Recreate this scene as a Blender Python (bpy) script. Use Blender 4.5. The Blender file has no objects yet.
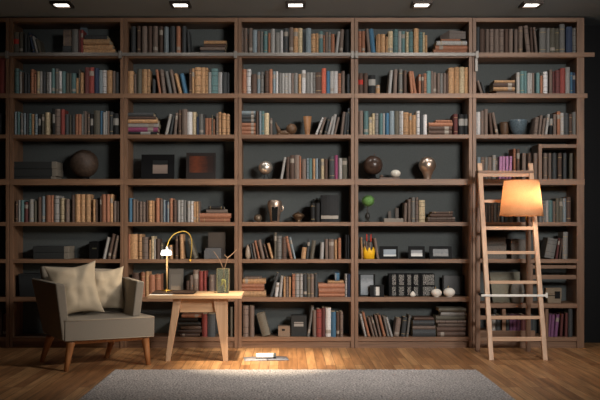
import bpy, bmesh, math, random
from mathutils import Vector, Matrix, noise
random.seed(7)
C = bpy.context.scene.collection
PI = math.pi
# ------------------------------------------------------------------ the camera's geometry
F, D, VX, HY, H = 833.0, 7.8, 288.0, 226.0, 1.142
def X(px, Y): return (px-VX)*(D+Y)/F
def Z(py, Y): return H-(py-HY)*(D+Y)/F
def M_(n, Y): return n*(D+Y)/F            # a length of n photo pixels at depth Y
def P(px, py, Y): return Vector((X(px, Y), Y, Z(py, Y)))

# ------------------------------------------------------------------ materials
def srgb(r, g, b):
    f = lambda c: c/12.92 if c <= .04045 else ((c+.055)/1.055)**2.4
    return (f(r/255), f(g/255), f(b/255), 1)
def newmat(name):
    m = bpy.data.materials.new(name); m.use_nodes = True
    nt = m.node_tree; b = nt.nodes['Principled BSDF']
    return m, nt, b
def plain(name, col, rough=.6, metal=0, emit=0, ecol=None, trans=0, vary=0, nscale=0, namt=0, bump=0, coat=0, ior=1.45, rand=0):
    m, nt, b = newmat(name); L = nt.links.new
    b.inputs['Base Color'].default_value = col; b.inputs['Roughness'].default_value = rough
    b.inputs['Metallic'].default_value = metal; b.inputs['Transmission Weight'].default_value = trans
    b.inputs['IOR'].default_value = ior; b.inputs['Coat Weight'].default_value = coat
    if emit:
        b.inputs['Emission Color'].default_value = ecol or col; b.inputs['Emission Strength'].default_value = emit
    if nscale:
        tc = nt.nodes.new('ShaderNodeTexCoord'); n = nt.nodes.new('ShaderNodeTexNoise')
        n.inputs['Scale'].default_value = nscale; n.inputs['Detail'].default_value = 5
        L(tc.outputs['Object'], n.inputs['Vector'])
        mr = nt.nodes.new('ShaderNodeMapRange'); L(n.outputs['Fac'], mr.inputs['Value'])
        mr.inputs['From Min'].default_value = .3; mr.inputs['From Max'].default_value = .7
        mr.inputs['To Min'].default_value = 1-namt; mr.inputs['To Max'].default_value = 1+namt
        hs = nt.nodes.new('ShaderNodeHueSaturation'); hs.inputs['Color'].default_value = col
        if rand:
            oi = nt.nodes.new('ShaderNodeObjectInfo'); r2 = nt.nodes.new('ShaderNodeMapRange')
            L(oi.outputs['Random'], r2.inputs['Value'])
            r2.inputs['To Min'].default_value = 1-rand; r2.inputs['To Max'].default_value = 1+rand
            mu = nt.nodes.new('ShaderNodeMath'); mu.operation = 'MULTIPLY'
            L(mr.outputs[0], mu.inputs[0]); L(r2.outputs[0], mu.inputs[1]); L(mu.outputs[0], hs.inputs['Value'])
        else: L(mr.outputs[0], hs.inputs['Value'])
        L(hs.outputs[0], b.inputs['Base Color'])
        if bump:
            bp = nt.nodes.new('ShaderNodeBump'); bp.inputs['Strength'].default_value = bump; bp.inputs['Distance'].default_value = .004
            L(n.outputs['Fac'], bp.inputs['Height']); L(bp.outputs[0], b.inputs['Normal'])
    return m
def wood(name, c1, c2, axis, scale=14, rough=.5, stretch=.06):
    m, nt, b = newmat(name); L = nt.links.new
    tc = nt.nodes.new('ShaderNodeTexCoord'); mp = nt.nodes.new('ShaderNodeMapping')
    s = [1, 1, 1]; s[axis] = stretch; mp.inputs['Scale'].default_value = s
    n = nt.nodes.new('ShaderNodeTexNoise'); n.inputs['Scale'].default_value = scale*2.2; n.inputs['Detail'].default_value = 8; n.inputs['Distortion'].default_value = .6
    cr = nt.nodes.new('ShaderNodeValToRGB'); cr.color_ramp.elements[0].position = .3; cr.color_ramp.elements[1].position = .72
    cr.color_ramp.elements[0].color = c1; cr.color_ramp.elements[1].color = c2
    L(tc.outputs['Object'], mp.inputs['Vector']); L(mp.outputs[0], n.inputs['Vector']); L(n.outputs['Fac'], cr.inputs['Fac']); L(cr.outputs[0], b.inputs['Base Color'])
    bp = nt.nodes.new('ShaderNodeBump'); bp.inputs['Strength'].default_value = .15; bp.inputs['Distance'].default_value = .002
    L(n.outputs['Fac'], bp.inputs['Height']); L(bp.outputs[0], b.inputs['Normal'])
    b.inputs['Roughness'].default_value = rough
    return m
WOODH = wood('case_wood_horizontal', srgb(110, 81, 60), srgb(147, 112, 86), 0)
WOODV = wood('case_wood_vertical', srgb(108, 80, 60), srgb(145, 110, 85), 2)
OAK = wood('light_oak', srgb(178, 142, 106), srgb(212, 176, 138), 0)
OAKV = wood('light_oak_vertical', srgb(176, 142, 110), srgb(210, 176, 142), 2)
LADV = wood('ladder_wood_vertical', srgb(188, 150, 120), srgb(222, 184, 152), 2)
LADH = wood('ladder_wood_horizontal', srgb(188, 150, 120), srgb(222, 184, 152), 0)
WALNUT = wood('leg_wood', srgb(150, 96, 54), srgb(194, 132, 82), 2)
DARKW = wood('dark_wood', srgb(48, 34, 26), srgb(74, 52, 38), 0)
BACK = plain('back_panel_slate', srgb(79, 83, 82), .75, nscale=60, namt=.08)
WALLM = plain('wall_charcoal', srgb(17, 17, 19), .9, nscale=30, namt=.1)
CEILM = plain('ceiling_charcoal', srgb(132, 144, 152), .85, nscale=90, namt=.06)
METAL = plain('brushed_rail_metal', srgb(140, 134, 128), .5, .35)
STEEL = plain('polished_bar', srgb(236, 230, 222), .4, .1)
BLACK = plain('black_matte', srgb(13, 13, 14), .6); BLACK.node_tree.nodes['Principled BSDF'].inputs['Specular IOR Level'].default_value = .2
CHAR = plain('charcoal_card', srgb(42, 44, 44), .8, nscale=200, namt=.12)
FAB = plain('armchair_cloth', srgb(144, 134, 120), .95, nscale=420, namt=.10, bump=.35)
FABD = plain('armchair_piping', srgb(176, 160, 138), .9)
PIL = plain('pillow_cloth', srgb(188, 172, 148), .9, nscale=500, namt=.06, bump=.2)
PAGE = plain('pages', srgb(196, 180, 150), .9, nscale=300, namt=.12)
PAPER = plain('paper', srgb(225, 220, 212), .8, nscale=40, namt=.06)
BRASS = plain('brass', srgb(190, 150, 70), .3, .9)
BRASSP = plain('brass_cord', srgb(240, 205, 100), .4, 0)
COPPER = plain('copper_glaze', srgb(206, 184, 166), .34, .9, nscale=25, namt=.12)
SILVER = plain('silver_glaze', srgb(236, 226, 212), .34, .9, nscale=20, namt=.1)
CERW = plain('white_ceramic', srgb(232, 224, 212), .45, nscale=60, namt=.06)
PAL = {
 'W': ('white', 206, 202, 200), 'L': ('pale grey', 166, 162, 157), 'G': ('grey', 122, 119, 114), 'D': ('charcoal', 66, 69, 71),
 'K': ('black', 26, 27, 28), 'N': ('taupe', 124, 104, 92), 'T': ('tan', 192, 142, 94), 'O': ('orange-brown', 170, 106, 74),
 'B': ('dark brown', 92, 68, 56), 'R': ('red', 158, 62, 54), 'M': ('maroon', 104, 50, 48), 'A': ('teal', 92, 130, 130),
 'U': ('blue', 62, 112, 146), 'V': ('navy', 42, 56, 84), 'C': ('cream', 204, 180, 138), 'P': ('magenta', 156, 62, 104),
 'Q': ('purple', 132, 78, 124), 'E': ('olive-grey', 98, 92, 78), 'H': ('blue-grey', 132, 148, 156), 'Y': ('mauve', 196, 132, 178), 'X': ('coral', 196, 84, 58)}
import colorsys
def soft(r, g, b, k=.8):
    h, l_, s_ = colorsys.rgb_to_hls(r/255, g/255, b/255); r, g, b = colorsys.hls_to_rgb(h, l_, s_*k); return (r*255, g*255, b*255)
BM = {k: plain('book_cloth_'+v[0].replace(' ', '_').replace('-', '_'), srgb(*soft(*v[1:])), .7, nscale=(55 if k in 'TCO' else 90), namt=(.28 if k in 'TC' else .16), rand=.2) for k, v in PAL.items()}
BAND = [plain('gilt_band', srgb(176, 150, 106), .5), plain('pale_band', srgb(158, 148, 136), .6), plain('dark_band', srgb(50, 40, 36), .6)]
REDL = plain('red_label', srgb(190, 50, 40), .6); GREYL = plain('grey_label', srgb(150, 146, 140), .6)

# ------------------------------------------------------------------ mesh building
class MB:
    def __init__(s): s.v = []; s.f = []; s.m = []; s.mats = []; s.sm = []
    def mi(s, mat):
        if mat not in s.mats: s.mats.append(mat)
        return s.mats.index(mat)
    def add(s, vs, fs, mat, T=None, smooth=False):
        o = len(s.v); s.v += [(T @ Vector(v)) if T else Vector(v) for v in vs]
        k = s.mi(mat)
        for f in fs: s.f.append([o+i for i in f]); s.m.append(k); s.sm.append(smooth)
        return s
    def hexa(s, p, mat, T=None):          # p: 4 bottom points then 4 top points, both counter-clockwise from above
        return s.add(p, [(3, 2, 1, 0), (4, 5, 6, 7), (0, 1, 5, 4), (1, 2, 6, 5), (2, 3, 7, 6), (3, 0, 4, 7)], mat, T)
    def box(s, x0, x1, y0, y1, z0, z1, mat, T=None):
        return s.hexa([(x0, y0, z0), (x1, y0, z0), (x1, y1, z0), (x0, y1, z0), (x0, y0, z1), (x1, y0, z1), (x1, y1, z1), (x0, y1, z1)], mat, T)
    def lathe(s, c, prof, mat, n=32, T=None, sx=1, sy=1):     # prof: (r, z) from bottom to top
        vs = []; fs = []
        for r, z in prof:
            for k in range(n):
                a = 2*PI*k/n; vs.append((c[0]+r*sx*math.cos(a), c[1]+r*sy*math.sin(a), c[2]+z))
        for i in range(len(prof)-1):
            for k in range(n):
                a, b = i*n+k, i*n+(k+1) % n; fs.append((a, b, b+n, a+n))
        fs.append(tuple(reversed(range(n)))); fs.append(tuple(range((len(prof)-1)*n, len(prof)*n)))
        return s.add(vs, fs, mat, T, True)
    def tube(s, pts, r, mat, n=8, T=None):
        pts = [Vector(p) for p in pts]; vs = []; fs = []
        rs = r if isinstance(r, (list, tuple)) else [r]*len(pts)
        for i, p in enumerate(pts):
            t = (pts[min(i+1, len(pts)-1)]-pts[max(i-1, 0)]).normalized()
            u = t.cross(Vector((0, 1, 0))); u = u.normalized() if u.length > .05 else t.cross(Vector((1, 0, 0))).normalized()
            w = t.cross(u)
            for k in range(n): a = 2*PI*k/n; vs.append(p+rs[i]*(u*math.cos(a)+w*math.sin(a)))
        for i in range(len(pts)-1):
            for k in range(n):
                a, b = i*n+k, i*n+(k+1) % n; fs.append((a, b, b+n, a+n))
        fs.append(tuple(reversed(range(n)))); fs.append(tuple(range((len(pts)-1)*n, len(pts)*n)))
        return s.add(vs, fs, mat, T, True)
OFF = {}
def obj(name, mb, parent=None, base=None, bevel=0, seg=2, sub=0):
    me = bpy.data.meshes.new(name); o = bpy.data.objects.new(name, me); C.objects.link(o)
    if parent: off = OFF[parent.name]; loc = Vector((0, 0, 0))
    else:
        if base is None:
            xs = [v.x for v in mb.v]; ys = [v.y for v in mb.v]; base = Vector(((min(xs)+max(xs))/2, (min(ys)+max(ys))/2, min(v.z for v in mb.v)))
        off = Vector(base); loc = off
    me.from_pydata([tuple(v-off) for v in mb.v], [], mb.f)
    for m in mb.mats: me.materials.append(m)
    me.polygons.foreach_set('material_index', mb.m); me.polygons.foreach_set('use_smooth', mb.sm)
    bm = bmesh.new(); bm.from_mesh(me); bmesh.ops.recalc_face_normals(bm, faces=bm.faces); bm.to_mesh(me); bm.free()
    o.location = loc; OFF[o.name] = off
    if parent: o.parent = parent
    if bevel:
        b = o.modifiers.new('bevel', 'BEVEL'); b.width = bevel; b.segments = seg; b.limit_method = 'ANGLE'; b.angle_limit = .6
        if seg > 2:
            for p in me.polygons: p.use_smooth = True
            w = o.modifiers.new('wn', 'WEIGHTED_NORMAL')
    if sub:
        b = o.modifiers.new('sub', 'SUBSURF'); b.levels = sub; b.render_levels = sub
    return o
def tag(o, label, cat, group=None):
    o['label'] = label; o['category'] = cat
    if group: o['group'] = group
    return o
def thing(name, loc, label, cat, group=None):
    o = bpy.data.objects.new(name, None); C.objects.link(o); o.location = loc; OFF[o.name] = Vector(loc); o.empty_display_size = .05
    return tag(o, label, cat, group)
def struct(o): o['kind'] = 'structure'; return o

# ------------------------------------------------------------------ the room
CZ = 3.105
WY = .345
def floor_mat():
    m, nt, b = newmat('oak_floor'); L = nt.links.new
    tc = nt.nodes.new('ShaderNodeTexCoord'); mp = nt.nodes.new('ShaderNodeMapping'); mp.inputs['Rotation'].default_value = (0, 0, PI/2)
    L(tc.outputs['Object'], mp.inputs['Vector'])
    br = nt.nodes.new('ShaderNodeTexBrick'); L(mp.outputs[0], br.inputs['Vector'])
    br.inputs['Color1'].default_value = (0, 0, 0, 1); br.inputs['Color2'].default_value = (1, 1, 1, 1); br.inputs['Mortar'].default_value = (.5, .5, .5, 1)
    br.inputs['Scale'].default_value = 1; br.inputs['Mortar Size'].default_value = .0016; br.inputs['Brick Width'].default_value = .95; br.inputs['Row Height'].default_value = .078
    br.offset = .37; br.offset_frequency = 3
    cr = nt.nodes.new('ShaderNodeValToRGB'); e = cr.color_ramp.elements
    e[0].color = srgb(152, 106, 68); e[1].color = srgb(198, 150, 102); x = e.new(.5); x.color = srgb(174, 126, 82)
    L(br.outputs['Color'], cr.inputs['Fac'])
    m2 = nt.nodes.new('ShaderNodeMapping'); m2.inputs['Scale'].default_value = (1, .07, 1); L(tc.outputs['Object'], m2.inputs['Vector'])
    n = nt.nodes.new('ShaderNodeTexNoise'); n.inputs['Scale'].default_value = 30; n.inputs['Detail'].default_value = 8; n.inputs['Distortion'].default_value = .8; L(m2.outputs[0], n.inputs['Vector'])
    mr = nt.nodes.new('ShaderNodeMapRange'); mr.inputs['From Min'].default_value = .3; mr.inputs['From Max'].default_value = .7; mr.inputs['To Min'].default_value = .62; mr.inputs['To Max'].default_value = 1.25
    L(n.outputs['Fac'], mr.inputs['Value'])
    hs = nt.nodes.new('ShaderNodeHueSaturation'); L(cr.outputs[0], hs.inputs['Color']); L(mr.outputs[0], hs.inputs['Value'])
    mx = nt.nodes.new('ShaderNodeMixRGB'); mx.inputs[2].default_value = srgb(70, 44, 26); L(br.outputs['Fac'], mx.inputs[0]); L(hs.outputs[0], mx.inputs[1]); L(mx.outputs[0], b.inputs['Base Color'])
    b.inputs['Roughness'].default_value = .42
    bp = nt.nodes.new('ShaderNodeBump'); bp.inputs['Strength'].default_value = .25; bp.inputs['Distance'].default_value = .002; L(n.outputs['Fac'], bp.inputs['Height']); L(bp.outputs[0], b.inputs['Normal'])
    return m
struct(obj('floor', MB().box(-4.3, 4.3, -9.5, WY+.1, -.05, 0, floor_mat()), base=(0, 0, 0)))
struct(obj('ceiling', MB().box(-4.3, 4.3, -9.5, WY+.1, CZ, CZ+.08, CEILM), base=(0, 0, CZ)))
struct(obj('wall_back', MB().box(-4.3, 4.3, WY, WY+.1, 0, CZ, WALLM), base=(0, WY, 0)))
struct(obj('wall_right', MB().box(3.25, 3.35, -9.5, WY, 0, CZ, WALLM), base=(3.25, 0, 0)))
struct(obj('wall_left', MB().box(-4.3, -4.2, -9.5, WY, 0, CZ, WALLM), base=(-4.2, 0, 0)))

# ------------------------------------------------------------------ bookcases
BAYN = ['edge bay', 'left bay', 'second bay', 'middle bay', 'fourth bay', 'right bay']
SHN = ['top', 'second', 'third', 'fourth', 'fifth', 'sixth', 'seventh', 'bottom']
EDGE = [-105, 9.3, 123.8, 238.0, 354.6, 472.6, 584.5]
TW = 3.4
# y pixels of each shelf's front face: (upper edge, lower edge); index r = the board under row r
BRD = [(52.9, 57.6), (93.4, 98.0), (134.5, 138.4), (179.0, 185.0), (222.1, 226.0), (259.2, 263.0), (297.2, 301.6), (337.2, 341.2)]
DEP = .30
TOPZ = Z(17.6, 0)
def shelf_z(r, bay=0):
    if bay == 5 and r == 6: return Z(303.6, 0)
    return Z(BRD[r][0], 0)
for b in range(6):
    x0, x1 = X(EDGE[b], 0)+.002, X(EDGE[b+1], 0)-.002
    tl = M_(TW, 0); tr = M_(7.4 if b == 5 else TW, 0)
    where = ['tall open wooden bookcase bay cut off by the left edge of the picture', 'tall open wooden bookcase bay behind the grey armchair', 'tall open wooden bookcase bay behind the small oak table',
             'tall open wooden bookcase bay in the middle, with copper vase and metal sphere', 'tall open wooden bookcase bay holding the green topiary and white pots', 'tall open wooden bookcase bay behind the ladder and orange lampshade'][b]
    t = thing('bookcase', ((x0+x1)/2, 0, 0), where, 'bookcase', 'bookcase bays along the wall')
    obj('side_panel', MB().box(x0, x0+tl, 0, DEP, 0, TOPZ, WOODV), t, bevel=.0015)
    obj('side_panel', MB().box(x1-tr, x1, 0, DEP, 0, TOPZ, WOODV), t, bevel=.0015)
    obj('top_board', MB().box(x0+tl, x1-tr, .001, DEP, Z(21.7, 0), TOPZ, WOODH), t, bevel=.001)
    obj('back_panel', MB().box(x0+tl*.5, x1-tr*.5, DEP+.0005, DEP+.014, .06, TOPZ, BACK), t)
    for r in range(8):
        zt = shelf_z(r, b); zb = zt-(Z(BRD[r][0], 0)-Z(BRD[r][1], 0))
        if r in (1, 3):
            mb = MB().box(x0+tl, x1-tr, 0, DEP, zb, zt, WOODH)
            e = .026 if b == 5 and r == 1 else 0
            mb.box(x0-.0015, x1+.0015+e, -.007, 0, zb, zt, WOODH)
            obj('shelf', mb, t, bevel=.001)
        else:
            mb = MB().box(x0+tl, x1-tr, .0005, DEP, zb, zt, WOODH)
            if b == 5 and r == 0: mb.box(x0+.05, x1+.09, -.02, .0004, zb+.004, zt, WOODH)
            obj('shelf', mb, t, bevel=.001)
    obj('plinth', MB().box(x0+tl, x1-tr, .02, .04, 0, shelf_z(7)-.041, WOODH), t)
# dividers inside the right bay
xr = X(577, 0)
t = thing('shelf_insert', (X(558, .03), .03, shelf_z(3)), 'low wooden shelf insert over the dark books in the right bay', 'shelf')
obj('upright', MB().box(X(538.8, .01), X(542, .01), .012, .25, shelf_z(3), Z(144, .01), WOODV), t, bevel=.001)
obj('board', MB().box(X(542, .01), X(576.8, .01), .012, .25, Z(147.8, .01), Z(144.2, .01), WOODH), t, bevel=.001)
t = thing('slatted_divider', (X(552, .03), .03, shelf_z(6, 5)), 'wooden divider with two horizontal slats behind the ladder, right bay', 'shelf')
obj('upright', MB().box(X(526.5, .02), X(533, .02), .02, .24, shelf_z(6, 5), Z(263.3, .02), WOODV), t, bevel=.001)
for ya, yb in ((265.2, 268.6), (275.0, 279.2)):
    obj('slat', MB().box(X(533, .02), X(576.8, .01), .02, .05, Z(yb, .02), Z(ya, .02), WOODH), t, bevel=.001)
t = thing('low_riser', (X(513, .03), .03, shelf_z(7)), 'low wooden riser under purple books behind the ladder rungs', 'shelf')
obj('board', MB().box(X(477, .02), X(535, .02), .02, .24, Z(333.5, .02), Z(330.7, .02), WOODH), t, bevel=.001)
obj('front_rail', MB().box(X(477, .02), X(535, .02), .02, .035, shelf_z(7), Z(333.5, .02), WOODH), t)
obj('upright', MB().box(X(545.4, .02), X(548.4, .02), .02, .24, shelf_z(7), Z(309, .02), WOODV), t, bevel=.001)
obj('post', MB().box(X(502, .02), X(505.6, .02), .012, .1, Z(330.7, .02), Z(309, .02), WOODV), t, bevel=.001)

# ladder rail along the front of the cases
xa, xb = X(-100, -.03), X(476.5, -.03)
t = thing('ladder_rail', (0, -.03, Z(52.6, -.03)), 'long grey metal ladder rail running along the bookcases above head height', 'rail')
mb = MB(); mb.box(xa, xb, -.036, -.024, Z(55.9, -.03), Z(52.6, -.03), METAL); mb.box(xa, xb, -.0385, -.036, Z(54.3, -.03), Z(53.0, -.03), METAL)
obj('bar', mb, t, bevel=.0015)
for px in (6.5, 120, 235.2, 352.4, 356.6, 477.2):
    mb = MB(); mb.box(X(px-1.5, -.04), X(px+1.5, -.04), -.046, -.001, Z(58.2, -.04), Z(50.9, -.04), METAL)
    if px > 476: mb.box(X(475.4, -.04), X(478.2, -.04), -.03, -.022, Z(71, -.04), Z(57, -.04), METAL)
    obj('bracket', mb, t, bevel=.002)

# downlights
EMIT = plain('downlight_diffuser', (1, .93, .84, 1), .5, emit=9, ecol=(1, .93, .84, 1))
TRIM = plain('downlight_trim', srgb(60, 50, 44), .4, .5)
dl = ['recessed square ceiling downlight above the left bay', 'recessed square ceiling downlight above the second bay', 'recessed square ceiling downlight above the middle bay', 'recessed square ceiling downlight above the fourth bay', 'recessed square ceiling downlight above the right bay']
DLX = []
for px, lab in zip((62, 180.5, 295.5, 421.5, 531), dl):
    y = -.45; x = (px-VX)*(D+y)/F; DLX.append(x)
    t = thing('ceiling_downlight', (x, y, CZ), lab, 'ceiling light', 'row of ceiling downlights')
    mb = MB(); a, c, h = .088, .062, .022
    for (u0, u1, v0, v1) in ((-a, a, -a, -c), (-a, a, c, a), (-a, -c, -c, c), (c, a, -c, c)): mb.box(x+u0, x+u1, y+v0, y+v1, CZ-h, CZ, TRIM)
    obj('trim_frame', mb, t)
    obj('diffuser', MB().box(x-c, x+c, y-c, y+c, CZ-.008, CZ, EMIT), t)

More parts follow.
